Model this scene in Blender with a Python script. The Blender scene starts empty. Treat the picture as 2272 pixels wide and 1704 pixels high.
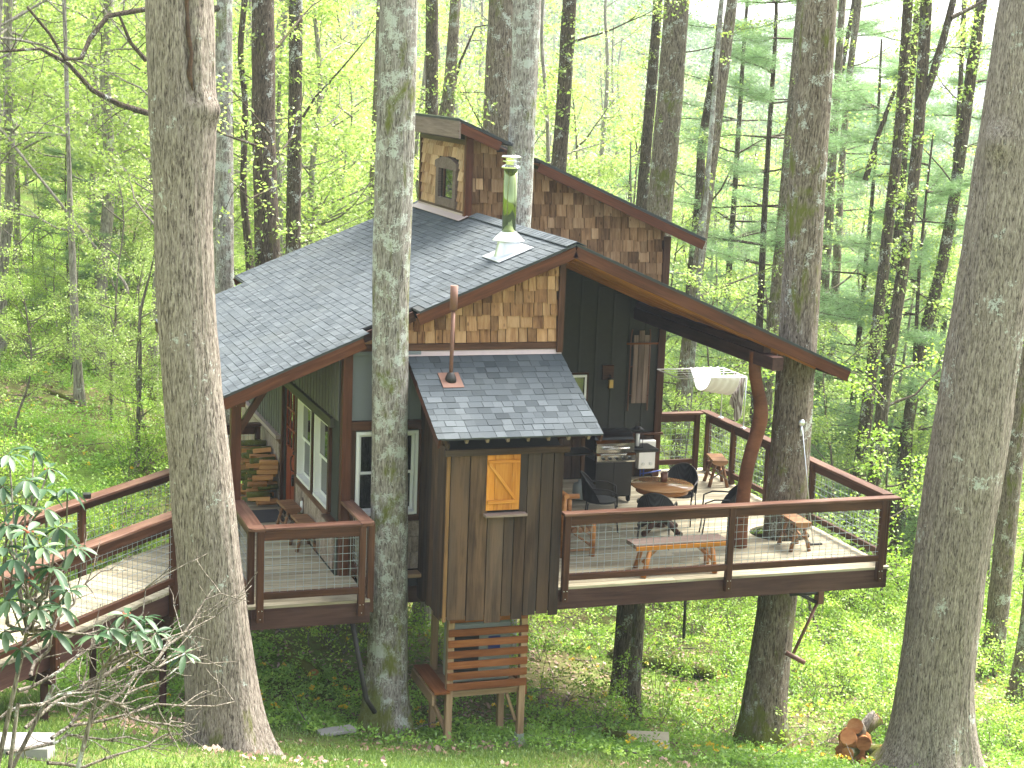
import bpy, bmesh, math, random
import numpy as np
from mathutils import Vector, Matrix, Euler

random.seed(7)
RNG = np.random.default_rng(11)
SC = bpy.context.scene
COL = SC.collection
PI = math.pi

# ---------------------------------------------------------------- camera
CAM = np.array([-8.1862, -21.0966, 6.8376])
FW = np.array([0.32341083, 0.9295315, -0.17713446])
RT = np.array([0.94600318, -0.32195764, 0.03769961])
UP = np.array([0.02198681, 0.17976223, 0.98346435])
cd = bpy.data.cameras.new('camera')
cam = bpy.data.objects.new('camera', cd)
COL.objects.link(cam)
cd.sensor_width = 36.0
cd.lens = 36.0 * 3844.0 / 2272.0
cd.clip_start = 0.2
cd.clip_end = 3000.0
cam.matrix_world = Matrix(((RT[0], UP[0], -FW[0], CAM[0]), (RT[1], UP[1], -FW[1], CAM[1]),
                           (RT[2], UP[2], -FW[2], CAM[2]), (0, 0, 0, 1)))
SC.camera = cam

# ---------------------------------------------------------------- sky, sun, exposure
SUN_EL, SUN_AZ = math.radians(56), math.radians(62)      # azimuth clockwise from +Y (north)
world = bpy.data.worlds.new('World')
SC.world = world
world.use_nodes = True
wn = world.node_tree
wn.nodes.clear()
wo = wn.nodes.new('ShaderNodeOutputWorld')
bg = wn.nodes.new('ShaderNodeBackground')
sky = wn.nodes.new('ShaderNodeTexSky')
sky.sky_type = 'NISHITA'
sky.sun_disc = False
sky.sun_elevation = SUN_EL
sky.sun_rotation = SUN_AZ
sky.air_density = 1.0
sky.dust_density = 6.0
sky.ozone_density = 0.6
sky.altitude = 600
hz = wn.nodes.new('ShaderNodeHueSaturation')          # thin high cloud: the blue is mostly washed out
hz.inputs['Saturation'].default_value = 0.38
wn.links.new(sky.outputs[0], hz.inputs['Color'])
wn.links.new(hz.outputs[0], bg.inputs[0])
bg.inputs[1].default_value = 0.15
wn.links.new(bg.outputs[0], wo.inputs[0])
sd = bpy.data.lights.new('sun', 'SUN')
sd.energy = 4.2
sd.angle = math.radians(34)
sd.color = (1.0, 0.95, 0.86)
sun = bpy.data.objects.new('sun', sd)
COL.objects.link(sun)
sv = Vector((math.sin(SUN_AZ) * math.cos(SUN_EL), math.cos(SUN_AZ) * math.cos(SUN_EL), math.sin(SUN_EL)))
sun.rotation_euler = sv.to_track_quat('Z', 'Y').to_euler()
SC.view_settings.view_transform = 'Standard'
SC.view_settings.look = 'None'
SC.view_settings.exposure = 2.32
SC.view_settings.gamma = 1.0
SC.view_settings.use_curve_mapping = False
SC.render.engine = 'CYCLES'
SC.cycles.max_bounces = 6
SC.cycles.transparent_max_bounces = 6
SC.cycles.volume_bounces = 0
SC.cycles.volume_step_rate = 4


# ---------------------------------------------------------------- measuring helpers
FH = np.array([FW[0], FW[1]]) / math.hypot(FW[0], FW[1])
RH = np.array([FH[1], -FH[0]])

def W(px, py, a):
    """point seen in the photo at (px, py) and standing a metres ahead of the camera on the level"""
    d = FW + RT * (px - 1136) / 3844.0 + UP * (852 - py) / 3844.0
    return CAM + d * (a / (d[0] * FH[0] + d[1] * FH[1]))

def AB(x, y):
    dx, dy = x - CAM[0], y - CAM[1]
    return dx * FH[0] + dy * FH[1], dx * RH[0] + dy * RH[1]

def XY(a, b):
    return CAM[0] + a * FH[0] + b * RH[0], CAM[1] + a * FH[1] + b * RH[1]

# ---------------------------------------------------------------- terrain height from surveyed points
def plane_z(a, b):
    return -1.9 - 0.3 * (a - 21.7) - 0.07 * (b + 1.4)
_cp = []
for a_ in (-8, -4, 1, 6, 11, 15, 19):
    for u_ in (-.5, -.2, 0.1, .5):
        b_ = u_ * max(a_ + 6, 3)
        _cp.append((a_, b_, plane_z(a_, b_)))
_cp += [(21.7, -1.4, -2.0), (24.3, 6, -3.1), (25.9, 4.2, -3.5), (23, -5, -1.9), (23, 2, -2.5), (22, -8, -1.2),
        (27, -1, -2.9), (30, -1.5, -3.0), (30, 3, -3.9), (29.5, 8, -3.7), (34, 3.5, -3.9), (34, 1, -3.6), (34, 9, -4.6),
        (27, -6, -1.7), (30, -7, -0.6), (33, -9.7, 0.1), (33, -4, -1.4), (38, -6, -1.0), (45, -13, .2), (45, -4, -1.6),
        (45, 3, -4.2), (45, 10, -6.4), (45, 16, -7.0), (60, -20, 2.5), (60, -6, -1.0), (60, 6, -6.0), (60, 20, -9),
        (100, -40, 10), (100, -12, 0), (100, 10, -10), (100, 35, -12), (160, -70, 26), (160, -25, 6), (160, 10, -12),
        (160, 50, -16), (230, -100, 50), (230, -30, 24), (230, 10, 2), (230, 60, -10), (330, -150, 95), (330, -40, 46),
        (330, 0, 30), (330, 26, 11), (330, 52, -1), (330, 95, -6), (330, 140, -8), (450, -150, 120), (450, 0, 36),
        (450, 100, -12), (450, 200, -10)]
_cp = np.array(_cp, float)
def _vu(a, b):
    return np.stack([3.0 * np.log(a + 16.0), 3.0 * b / (a + 16.0)], -1)
_S = _vu(_cp[:, 0], _cp[:, 1])
def _k(r):
    return np.where(r > 1e-9, r * r * np.log(np.maximum(r, 1e-9)), 0.0)
_n = len(_S)
_K = _k(np.linalg.norm(_S[:, None] - _S[None], axis=-1)) + np.eye(_n) * 0.002
_Pm = np.concatenate([np.ones((_n, 1)), _S], 1)
_A = np.zeros((_n + 3, _n + 3)); _A[:_n, :_n] = _K; _A[:_n, _n:] = _Pm; _A[_n:, :_n] = _Pm.T
_wz = np.linalg.solve(_A, np.concatenate([_cp[:, 2] / (_cp[:, 0] + 16), np.zeros(3)]))
def ground_ab(a, b):
    a = np.asarray(a, float); b = np.asarray(b, float)
    q = _vu(a, b)
    r = np.linalg.norm(q[..., None, :] - _S, axis=-1)
    z = _k(r) @ _wz[:_n] + _wz[_n] + q @ _wz[_n + 1:]
    return z * (a + 16) + 0.05 * np.sin(a * 1.3 + b * .7) * np.sin(b * 1.1 - a * .4)
def gz(x, y):
    a, b = AB(x, y)
    return float(ground_ab(a, b))

# ---------------------------------------------------------------- noise on arrays
class VN:
    def __init__(s, seed, n=256):
        s.g = np.random.default_rng(seed).random((n, n)); s.n = n
    def __call__(s, u, v, pu=None):
        iu = np.floor(u).astype(int); iv = np.floor(v).astype(int)
        fu = u - iu; fv = v - iv
        fu = fu * fu * (3 - 2 * fu); fv = fv * fv * (3 - 2 * fv)
        m = pu or s.n
        a = s.g[iu % m % s.n, iv % s.n]; b = s.g[(iu + 1) % m % s.n, iv % s.n]
        c = s.g[iu % m % s.n, (iv + 1) % s.n]; d = s.g[(iu + 1) % m % s.n, (iv + 1) % s.n]
        return (a * (1 - fu) + b * fu) * (1 - fv) + (c * (1 - fu) + d * fu) * fv

# ---------------------------------------------------------------- object bookkeeping
WM = {}
def wm(o):
    return WM[o.name] if o is not None and o.name in WM else Matrix.Identity(4)
def put(o, parent=None, M=None):
    """parent o and place it at world matrix M"""
    COL.objects.link(o) if o.name not in COL.objects else None
    M = M or Matrix.Identity(4)
    if parent is not None:
        o.parent = parent
        o.matrix_basis = wm(parent).inverted() @ M
    else:
        o.matrix_basis = M
    WM[o.name] = M.copy()
    return o
def tag(o, label=None, cat=None, group=None, kind=None):
    if label: o['label'] = label
    if cat: o['category'] = cat
    if group: o['group'] = group
    if kind: o['kind'] = kind
    return o
def thing(name, label, cat, loc=(0, 0, 0), rz=0.0, group=None):
    o = bpy.data.objects.new(name, None)
    o.empty_display_size = .2
    put(o, None, Matrix.Translation(loc) @ Matrix.Rotation(rz, 4, 'Z'))
    return tag(o, label, cat, group)
def obj(name, me, mat=None, parent=None, M=None):
    if mat is not None and not me.materials: me.materials.append(mat)
    o = bpy.data.objects.new(name, me)
    return put(o, parent, M)
def copy_tree(root, M, label, group=None):
    c = root.copy(); COL.objects.link(c); c.matrix_basis = M; WM[c.name] = M.copy()
    c['label'] = label
    if group: c['group'] = group
    for ch in list(root.children):
        d = ch.copy(); COL.objects.link(d); d.parent = c; d.matrix_basis = ch.matrix_basis.copy()
        for g in list(ch.children):
            e = g.copy(); COL.objects.link(e); e.parent = d; e.matrix_basis = g.matrix_basis.copy()
    return c

def np_mesh(name, V, F, mat=None, smooth=False, tone=None):
    """V (n,3), F (m,k) one size of face, tone per face"""
    me = bpy.data.meshes.new(name)
    V = np.asarray(V, np.float32); F = np.asarray(F, np.int32)
    k = F.shape[1]
    me.vertices.add(len(V)); me.vertices.foreach_set('co', V.ravel())
    me.loops.add(F.size); me.loops.foreach_set('vertex_index', F.ravel())
    me.polygons.add(len(F))
    me.polygons.foreach_set('loop_start', np.arange(0, F.size, k, dtype=np.int32))
    try: me.polygons.foreach_set('loop_total', np.full(len(F), k, np.int32))
    except Exception: pass
    if smooth: me.polygons.foreach_set('use_smooth', np.ones(len(F), bool))
    if tone is not None:
        at = me.attributes.new('tone', 'FLOAT', 'FACE')
        at.data.foreach_set('value', np.asarray(tone, np.float32))
    me.update(calc_edges=True)
    if mat is not None: me.materials.append(mat)
    return me

class MB:
    """collects solids into ONE mesh"""
    def __init__(s): s.v = []; s.f = []; s.sm = []; s.t = []
    def add(s, vs, fs, smooth=False, tone=0.5):
        k = len(s.v); s.v += [tuple(p) for p in vs]
        for f in fs: s.f.append(tuple(i + k for i in f)); s.sm.append(smooth); s.t.append(tone)
        return s
    def box(s, c, d, M=None, ch=0.0, tone=.5):
        vs, fs = chbox(d[0], d[1], d[2], ch)
        c = Vector(c)
        if M is not None: vs = [M @ Vector(p) + c for p in vs]
        else: vs = [Vector(p) + c for p in vs]
        return s.add(vs, fs, tone=tone)
    def bar(s, p0, p1, w, h, up=(0, 0, 1), ch=0.0, tone=.5):
        M, L = beam_matrix(p0, p1, up)
        vs, fs = chbox(L, w, h, ch)
        return s.add([M @ Vector(p) for p in vs], fs, tone=tone)
    def tube(s, pts, rs, n=8, caps=True, smooth=True):
        pts = [Vector(p) for p in pts]
        if not hasattr(rs, '__len__'): rs = [rs] * len(pts)
        vs = []; fs = []; side = None
        for i, p in enumerate(pts):
            t = (pts[min(i + 1, len(pts) - 1)] - pts[max(i - 1, 0)])
            t = t.normalized() if t.length > 1e-9 else Vector((0, 0, 1))
            if side is None:
                side = t.cross(Vector((0, 0, 1)))
                if side.length < 1e-3: side = Vector((1, 0, 0))
            side = (side - t * side.dot(t)).normalized(); w = t.cross(side)
            for j in range(n):
                an = 2 * PI * j / n
                vs.append(p + (side * math.cos(an) + w * math.sin(an)) * rs[i])
        for i in range(len(pts) - 1):
            for j in range(n):
                a = i * n + j; b = i * n + (j + 1) % n
                fs.append((a, a + n, b + n, b))
        s.add(vs, fs, smooth)
        if caps:
            k = len(s.v) - len(vs)
            s.f.append(tuple(k + j for j in range(n))); s.sm.append(False); s.t.append(.5)
            k2 = k + (len(pts) - 1) * n
            s.f.append(tuple(k2 + n - 1 - j for j in range(n))); s.sm.append(False); s.t.append(.5)
        return s
    def lathe(s, prof, c=(0, 0, 0), n=24, smooth=True):
        vs = []; fs = []
        for (r, z) in prof:
            for j in range(n):
                an = 2 * PI * j / n
                vs.append((c[0] + r * math.cos(an), c[1] + r * math.sin(an), c[2] + z))
        for i in range(len(prof) - 1):
            for j in range(n):
                a = i * n + j; b = i * n + (j + 1) % n
                fs.append((a, b, b + n, a + n))
        fs.append(tuple(n - 1 - j for j in range(n))); fs.append(tuple((len(prof) - 1) * n + j for j in range(n)))
        return s.add(vs, fs, smooth)
    def prism(s, poly, ex, smooth=False):
        """poly: list of 3d points, ex: extrusion vector"""
        n = len(poly); ex = Vector(ex); P = [Vector(p) for p in poly]
        vs = P + [p + ex for p in P]
        fs = [tuple(range(n - 1, -1, -1)), tuple(range(n, 2 * n))]
        fs += [(i, (i + 1) % n, n + (i + 1) % n, n + i) for i in range(n)]
        return s.add(vs, fs, smooth)
    def sphere(s, c, r, nu=12, nv=8, sc=(1, 1, 1)):
        vs = []; fs = []
        for i in range(1, nv):
            th = PI * i / nv
            for j in range(nu):
                ph = 2 * PI * j / nu
                vs.append((c[0] + r * sc[0] * math.sin(th) * math.cos(ph), c[1] + r * sc[1] * math.sin(th) * math.sin(ph), c[2] + r * sc[2] * math.cos(th)))
        vs += [(c[0], c[1], c[2] + r * sc[2]), (c[0], c[1], c[2] - r * sc[2])]
        for i in range(nv - 2):
            for j in range(nu):
                a = i * nu + j; b = i * nu + (j + 1) % nu
                fs.append((a, a + nu, b + nu, b))
        T = len(vs) - 2
        for j in range(nu):
            fs.append((T, j, (j + 1) % nu)); fs.append((T + 1, (nv - 2) * nu + (j + 1) % nu, (nv - 2) * nu + j))
        return s.add(vs, fs, True)
    def mesh(s, name='mesh', mat=None):
        me = bpy.data.meshes.new(name)
        me.from_pydata(s.v, [], s.f)
        me.polygons.foreach_set('use_smooth', s.sm)
        at = me.attributes.new('tone', 'FLOAT', 'FACE'); at.data.foreach_set('value', s.t)
        bm = bmesh.new(); bm.from_mesh(me); bmesh.ops.recalc_face_normals(bm, faces=bm.faces); bm.to_mesh(me); bm.free()
        if mat is not None: me.materials.append(mat)
        return me
    def build(s, name, mat, parent=None, M=None, local=False):
        """vertices are world coordinates unless local"""
        me = s.mesh(name, mat)
        if not local:
            P = wm(parent)
            me.transform(P.inverted()); return obj(name, me, None, parent, P)
        return obj(name, me, None, parent, M)

def chbox(lx, ly, lz, c=0.0):
    x, y, z = lx / 2, ly / 2, lz / 2
    if c <= 0:
        vs = [(-x, -y, -z), (x, -y, -z), (x, y, -z), (-x, y, -z), (-x, -y, z), (x, -y, z), (x, y, z), (-x, y, z)]
        return vs, [(0, 3, 2, 1), (4, 5, 6, 7), (0, 1, 5, 4), (1, 2, 6, 5), (2, 3, 7, 6), (3, 0, 4, 7)]
    # long edges (along x) chamfered: an octagonal section, 20 triangles and more
    sec = [(-y + c, -z), (y - c, -z), (y, -z + c), (y, z - c), (y - c, z), (-y + c, z), (-y, z - c), (-y, -z + c)]
    vs = [(-x, p, q) for p, q in sec] + [(x, p, q) for p, q in sec]
    fs = [tuple(range(7, -1, -1)), tuple(range(8, 16))] + [(i, (i + 1) % 8, 8 + (i + 1) % 8, 8 + i) for i in range(8)]
    return vs, fs

def beam_matrix(p0, p1, up=(0, 0, 1)):
    p0 = Vector(p0); p1 = Vector(p1)
    x = (p1 - p0); L = x.length; x = x / L
    u = Vector(up)
    if abs(u.dot(x)) > .999: u = Vector((0, 1, 0))
    y = u.cross(x).normalized(); z = x.cross(y)
    c = (p0 + p1) / 2
    return Matrix(((x.x, y.x, z.x, c.x), (x.y, y.y, z.y, c.y), (x.z, y.z, z.z, c.z), (0, 0, 0, 1))), L

_bc = {}
def beam(name, p0, p1, w, h, mat, parent, up=(0, 0, 1), ch=.004):
    """a board or post: an object whose local X runs along it; alike boards share one mesh"""
    M, L = beam_matrix(p0, p1, up)
    key = (round(L, 3), round(w, 4), round(h, 4), ch, mat.name)
    if key not in _bc:
        vs, fs = chbox(L, w, h, min(ch, w / 3, h / 3))
        me = bpy.data.meshes.new(name); me.from_pydata(vs, [], fs); me.materials.append(mat); _bc[key] = me
    return obj(name, _bc[key], None, parent, M)

# ---------------------------------------------------------------- materials
class NT:
    def __init__(s, name):
        s.m = bpy.data.materials.new(name); s.m.use_nodes = True
        s.t = s.m.node_tree; s.t.nodes.clear()
        s.o = s.t.nodes.new('ShaderNodeOutputMaterial')
    def n(s, typ, props=None, **ins):
        nd = s.t.nodes.new('ShaderNode' + typ)
        for k, v in (props or {}).items(): setattr(nd, k, v)
        for k, v in ins.items():
            k = k.replace('_', ' ')
            if k.isdigit(): k = int(k)
            sock = nd.inputs[k]
            if hasattr(v, 'is_linked') or isinstance(v, bpy.types.NodeSocket): s.t.links.new(v, sock)
            else:
                if sock.type == 'RGBA' and len(v) == 3: v = (*v, 1)
                sock.default_value = v
        return nd
    def math(s, op, a, b=None, clamp=False):
        nd = s.t.nodes.new('ShaderNodeMath'); nd.operation = op; nd.use_clamp = clamp
        for i, v in enumerate((a, b)):
            if v is None: continue
            if isinstance(v, bpy.types.NodeSocket): s.t.links.new(v, nd.inputs[i])
            else: nd.inputs[i].default_value = v
        return nd.outputs[0]
    def ramp(s, fac, stops, interp='LINEAR'):
        nd = s.t.nodes.new('ShaderNodeValToRGB'); nd.color_ramp.interpolation = interp
        e = nd.color_ramp.elements
        while len(e) < len(stops): e.new(.5)
        for i, (p, c) in enumerate(stops):
            e[i].position = p
            if not hasattr(c, '__len__'): c = (c, c, c)
            e[i].color = (*c, 1)
        s.t.links.new(fac, nd.inputs[0]); return nd.outputs[0]
    def mix(s, f, a, b, mode='MIX'):
        nd = s.t.nodes.new('ShaderNodeMix'); nd.data_type = 'RGBA'; nd.blend_type = mode
        for i, v in ((0, f), (6, a), (7, b)):
            if isinstance(v, bpy.types.NodeSocket): s.t.links.new(v, nd.inputs[i])
            else:
                if i and len(v) == 3: v = (*v, 1)
                nd.inputs[i].default_value = v
        return nd.outputs[2]
    def noise(s, vec, scale, detail=4, rough=.55, dist=0):
        return s.n('TexNoise', None, Vector=vec, Scale=scale, Detail=detail, Roughness=rough, Distortion=dist).outputs[0]
    def map(s, vec, scale, loc=None):
        nd = s.n('Mapping', None, Vector=vec, Scale=scale)
        if loc is not None:
            if isinstance(loc, bpy.types.NodeSocket): s.t.links.new(loc, nd.inputs['Location'])
            else: nd.inputs['Location'].default_value = loc
        return nd.outputs[0]
    def objvec(s, shift=True):
        tc = s.n('TexCoord').outputs['Object']
        if not shift: return tc
        r = s.n('ObjectInfo').outputs['Random']
        sh = s.n('CombineXYZ', None, X=s.math('MULTIPLY', r, 31.7), Y=s.math('MULTIPLY', r, 17.3), Z=s.math('MULTIPLY', r, 53.1)).outputs[0]
        return s.n('VectorMath', {'operation': 'ADD'}, **{'0': tc, '1': sh}).outputs[0]
    def rand(s): return s.n('ObjectInfo').outputs['Random']
    def attr(s, name='tone'): return s.n('Attribute', {'attribute_name': name}).outputs['Fac']
    def scale_col(s, col, fac):
        hs = s.n('HueSaturation', None, Color=col, Value=fac); return hs.outputs[0]
    def out(s, col, rough=.6, bump=None, bstr=.4, bdist=.01, metal=0., spec=.4, **kw):
        p = s.n('BsdfPrincipled', None, Metallic=metal, **{'Specular_IOR_Level': spec})
        for k, v in (('Base Color', col), ('Roughness', rough)):
            if isinstance(v, bpy.types.NodeSocket): s.t.links.new(v, p.inputs[k])
            else: p.inputs[k].default_value = (*v, 1) if hasattr(v, '__len__') else v
        if bump is not None:
            b = s.n('Bump', None, Height=bump, Strength=bstr, Distance=bdist)
            s.t.links.new(b.outputs[0], p.inputs['Normal'])
        for k, v in kw.items(): p.inputs[k.replace('_', ' ')].default_value = v
        s.t.links.new(p.outputs[0], s.o.inputs[0]); return s.m

def wood(name, dark, mid, light, rough=.55, gs=26., var=.5, bstr=.5, blotch=.5, knots=0., spec=.12, randtone=0., grey=None):
    t = NT(name); v = t.objvec()
    g = t.noise(t.map(v, (1.3, gs, gs)), 1.0, 6, .65, .4)
    fine = t.noise(t.map(v, (5, gs * 6, gs * 6)), 1.0, 3, .6)
    bl = t.noise(t.map(v, (.9, 3.5, 3.5)), 1.0, 3, .5)
    f = t.math('ADD', t.math('MULTIPLY', g, .62), t.math('MULTIPLY', bl, blotch * .62))
    f = t.math('ADD', f, t.math('MULTIPLY', fine, .12))
    if randtone: f = t.math('ADD', f, t.math('MULTIPLY', t.math('SUBTRACT', t.rand(), .5), randtone))
    c = t.ramp(f, [(.36, dark), (.55, mid), (.78, light)])
    if grey:
        gm = t.ramp(t.noise(t.map(v, (.5, 2.4, 2.4)), 1.0, 4, .6), [(.40, 0.), (.68, .7)])
        c = t.mix(gm, c, grey)
    if knots:
        vo = t.n('TexVoronoi', None, Vector=t.map(v, (3.2, 7, 7)), Scale=1.0).outputs['Distance']
        km = t.ramp(vo, [(.05, 1.0), (knots, 0.0)])
        c = t.mix(t.math('MULTIPLY', km, .8), c, tuple(x * .45 for x in dark))
    r2 = t.n('TexWhiteNoise', {'noise_dimensions': '1D'}, W=t.math('MULTIPLY', t.rand(), 91.)).outputs[0]
    c = t.scale_col(c, t.math('ADD', 1 - var / 2, t.math('MULTIPLY', r2, var)))
    h = t.math('ADD', g, t.math('MULTIPLY', fine, .6))
    return t.out(c, rough, h, bstr, .004, spec=spec)

def flat(name, col, rough=.5, metal=0., spec=.5, noise=.15, ns=14., bstr=.1, **kw):
    t = NT(name); v = t.objvec()
    n = t.noise(v, ns, 4)
    rgb = t.n('RGB'); rgb.outputs[0].default_value = (*col, 1)
    c = t.scale_col(rgb.outputs[0], t.math('ADD', 1 - noise, t.math('MULTIPLY', n, 2 * noise)))
    r = t.math('ADD', rough - .08, t.math('MULTIPLY', n, .16), True)
    return t.out(c, r, n, bstr, .003, metal, spec, **kw)

M_STAIN = wood('red_brown_stained_cedar', (.025, .011, .007), (.062, .027, .016), (.125, .058, .032), .42, 24, .35, .4, .6)
M_STAIN2 = wood('orange_brown_stained_fascia', (.038, .014, .008), (.088, .031, .016), (.155, .062, .031), .42, 20, .25, .4, .5)
M_DARKBEAM = wood('dark_stained_beam', (.02, .010, .009), (.05, .025, .021), (.09, .048, .038), .5, 20, .2, .4, .8)
M_CAP = wood('weathered_stained_rail_cap', (.034, .016, .011), (.088, .041, .027), (.21, .12, .083), .42, 22, .3, .4, .7)
M_DECK = wood('weathered_deck_boards', (.075, .062, .04), (.25, .215, .145), (.42, .38, .275), .7, 26, .5, .5, .9)
M_BARN = wood('old_barn_boards', (.010, .0065, .0045), (.046, .027, .016), (.12, .072, .042), .8, 17, .75, .9, .9, randtone=.26, grey=(.056, .046, .040))
M_CEDAR = wood('cedar_shingle', (.09, .038, .017), (.25, .132, .06), (.43, .265, .14), .7, 18, .45, .8, .55, .14, randtone=.22)
M_CEDARW = wood('weathered_cedar_shingle', (.075, .038, .018), (.21, .118, .058), (.36, .235, .135), .75, 18, .5, .8, .6, .12, randtone=.25)
M_CEDARL = wood('pale_cedar_shingle', (.19, .09, .04), (.38, .24, .13), (.53, .39, .25), .7, 18, .35, .7, .5, .1, randtone=.2)
M_SHUTTER = wood('golden_pine_boards', (.26, .08, .012), (.50, .19, .03), (.66, .32, .07), .5, 14, .3, .4, .6, .09)
M_SOFFIT = wood('golden_soffit_boards', (.15, .05, .012), (.29, .11, .028), (.42, .18, .055), .55, 10, .25, .3, .6)
M_SLAT = wood('orange_cedar_slats', (.08, .026, .009), (.18, .062, .02), (.30, .13, .05), .6, 16, .35, .4, .6)
M_PTWOOD = wood('treated_pine_posts', (.12, .075, .04), (.24, .155, .085), (.36, .25, .15), .65, 16, .25, .4, .8)
M_RUSTIC = wood('rustic_log_wood', (.07, .034, .018), (.20, .10, .05), (.36, .21, .11), .55, 12, .35, .5, .7)
M_ORANGELOG = wood('varnished_orange_logs', (.14, .045, .014), (.34, .135, .04), (.50, .26, .10), .35, 10, .25, .4, .6)
M_TABLE = wood('varnished_table_top', (.22, .085, .025), (.42, .19, .065), (.60, .33, .14), .12, 7, .1, .05, .9, spec=.6)
M_FIRE = wood('split_firewood', (.26, .11, .035), (.50, .26, .10), (.66, .42, .2), .75, 14, .5, .8, .5)
M_DOOR = wood('brick_red_painted_door', (.17, .035, .012), (.23, .05, .018), (.28, .065, .024), .35, 9, .05, .1, .5)
M_SIDING = flat('grey_green_siding', (.125, .124, .11), .7, spec=.15, noise=.12)
M_SIDINGD = flat('dark_olive_siding', (.046, .048, .042), .75, spec=.1, noise=.15)
M_PANEL = flat('grey_painted_panel', (.16, .175, .185), .65, noise=.06, ns=5)
M_STONE = None
M_WHITE = flat('white_vinyl_frame', (.78, .79, .78), .35, noise=.03)
M_GALV = flat('galvanised_steel', (.62, .65, .68), .38, .85, noise=.12, ns=40)
M_WIRE = flat('galvanised_wire', (.30, .34, .38), .45, .5, noise=.1, ns=40)
M_INOX = flat('polished_stainless_steel', (.72, .72, .70), .14, 1., noise=.04)
M_FLUE = flat('green_reflection_flue', (.20, .25, .11), .1, 1., noise=.02, bstr=.0)  # green reflection of the woods is put into the metal's colour
M_BLACK = flat('black_enamel', (.012, .012, .013), .32, noise=.1)
M_BLACKM = flat('matt_black_iron', (.02, .017, .015), .6, noise=.2)
M_WICKER = None
M_RUST = flat('rusty_brown_pipe', (.16, .075, .05), .65, noise=.3, ns=9)
M_FLASH = flat('pale_roof_flashing', (.42, .33, .32), .5, .2, noise=.12)
M_CONC = flat('concrete', (.26, .25, .23), .85, noise=.2, ns=20, bstr=.5)
M_SHADE = flat('painted_shade_black', (.012, .010, .009), .9)  # near-black colour stands in for shade indoors, behind shingles and between boards
M_CLOTH = flat('white_cotton', (.78, .76, .80), .9, noise=.05, ns=6)
M_RUBBER = flat('black_rubber', (.02, .02, .021), .8)
M_MAT = flat('charcoal_doormat', (.035, .035, .038), .95, noise=.35, ns=22, bstr=.8)
M_BLUE = flat('blue_plastic_pipe', (.012, .04, .22), .4)
M_GREYBOX = flat('grey_appliance_steel', (.30, .33, .30), .45, noise=.06)
M_BRASS = flat('aged_brass', (.42, .27, .10), .4, .7)
M_DRIP = flat('black_roof_edge', (.03, .033, .035), .7)
M_MUG = flat('brown_glazed_pot', (.15, .06, .03), .4)
M_CANDLE = flat('candle_wax', (.75, .73, .66), .6)

def _glass():
    t = NT('dark_window_glass'); v = t.objvec(False)
    n = t.noise(v, 1.4, 1)
    return t.out((.008, .01, .009), .02, n, .02, .02, spec=1.0, IOR=1.6)
M_GLASS = _glass()

def _wicker():
    t = NT('black_wicker_weave'); v = t.objvec(False)
    w1 = t.n('TexWave', {'bands_direction': 'X'}, Vector=v, Scale=24., Distortion=.5).outputs[1]
    w2 = t.n('TexWave', {'bands_direction': 'Z'}, Vector=v, Scale=24., Distortion=.5).outputs[1]
    h = t.math('MULTIPLY', w1, w2)
    return t.out(t.ramp(h, [(.1, (.006, .006, .006)), (.8, (.035, .036, .038))]), .45, h, .8, .006)
M_WICKER = _wicker()

def _asphalt():
    t = NT('blue_grey_asphalt_shingle'); v = t.n('NewGeometry').outputs['Position']
    g = t.noise(v, 260, 2, .7); bl = t.noise(v, 1.1, 4)
    c = t.ramp(t.math('ADD', t.attr(), t.math('MULTIPLY', t.math('SUBTRACT', g, .5), .5)),
               [(.05, (.032, .039, .044)), (.5, (.067, .079, .088)), (.95, (.110, .125, .136))])
    c = t.mix(t.math('MULTIPLY', t.ramp(bl, [(.45, 0.), (.75, 1.)]), .3), c, (.10, .108, .10))
    return t.out(c, .9, g, .5, .004, spec=.15)
M_ASPH = _asphalt()

def _barkpanel():
    t = NT('bark_shingle_wainscot'); v = t.objvec()
    a = t.noise(t.map(v, (5, 5, 1.6)), 1.6, 6, .7, .8); b = t.noise(v, 30, 4, .7)
    h = t.math('ADD', a, t.math('MULTIPLY', b, .5))
    return t.out(t.ramp(h, [(.5, (.09, .065, .05)), (.72, (.27, .21, .17)), (.95, (.44, .37, .31))]), .9, h, 1., .03)
M_STONE = _barkpanel()

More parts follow.
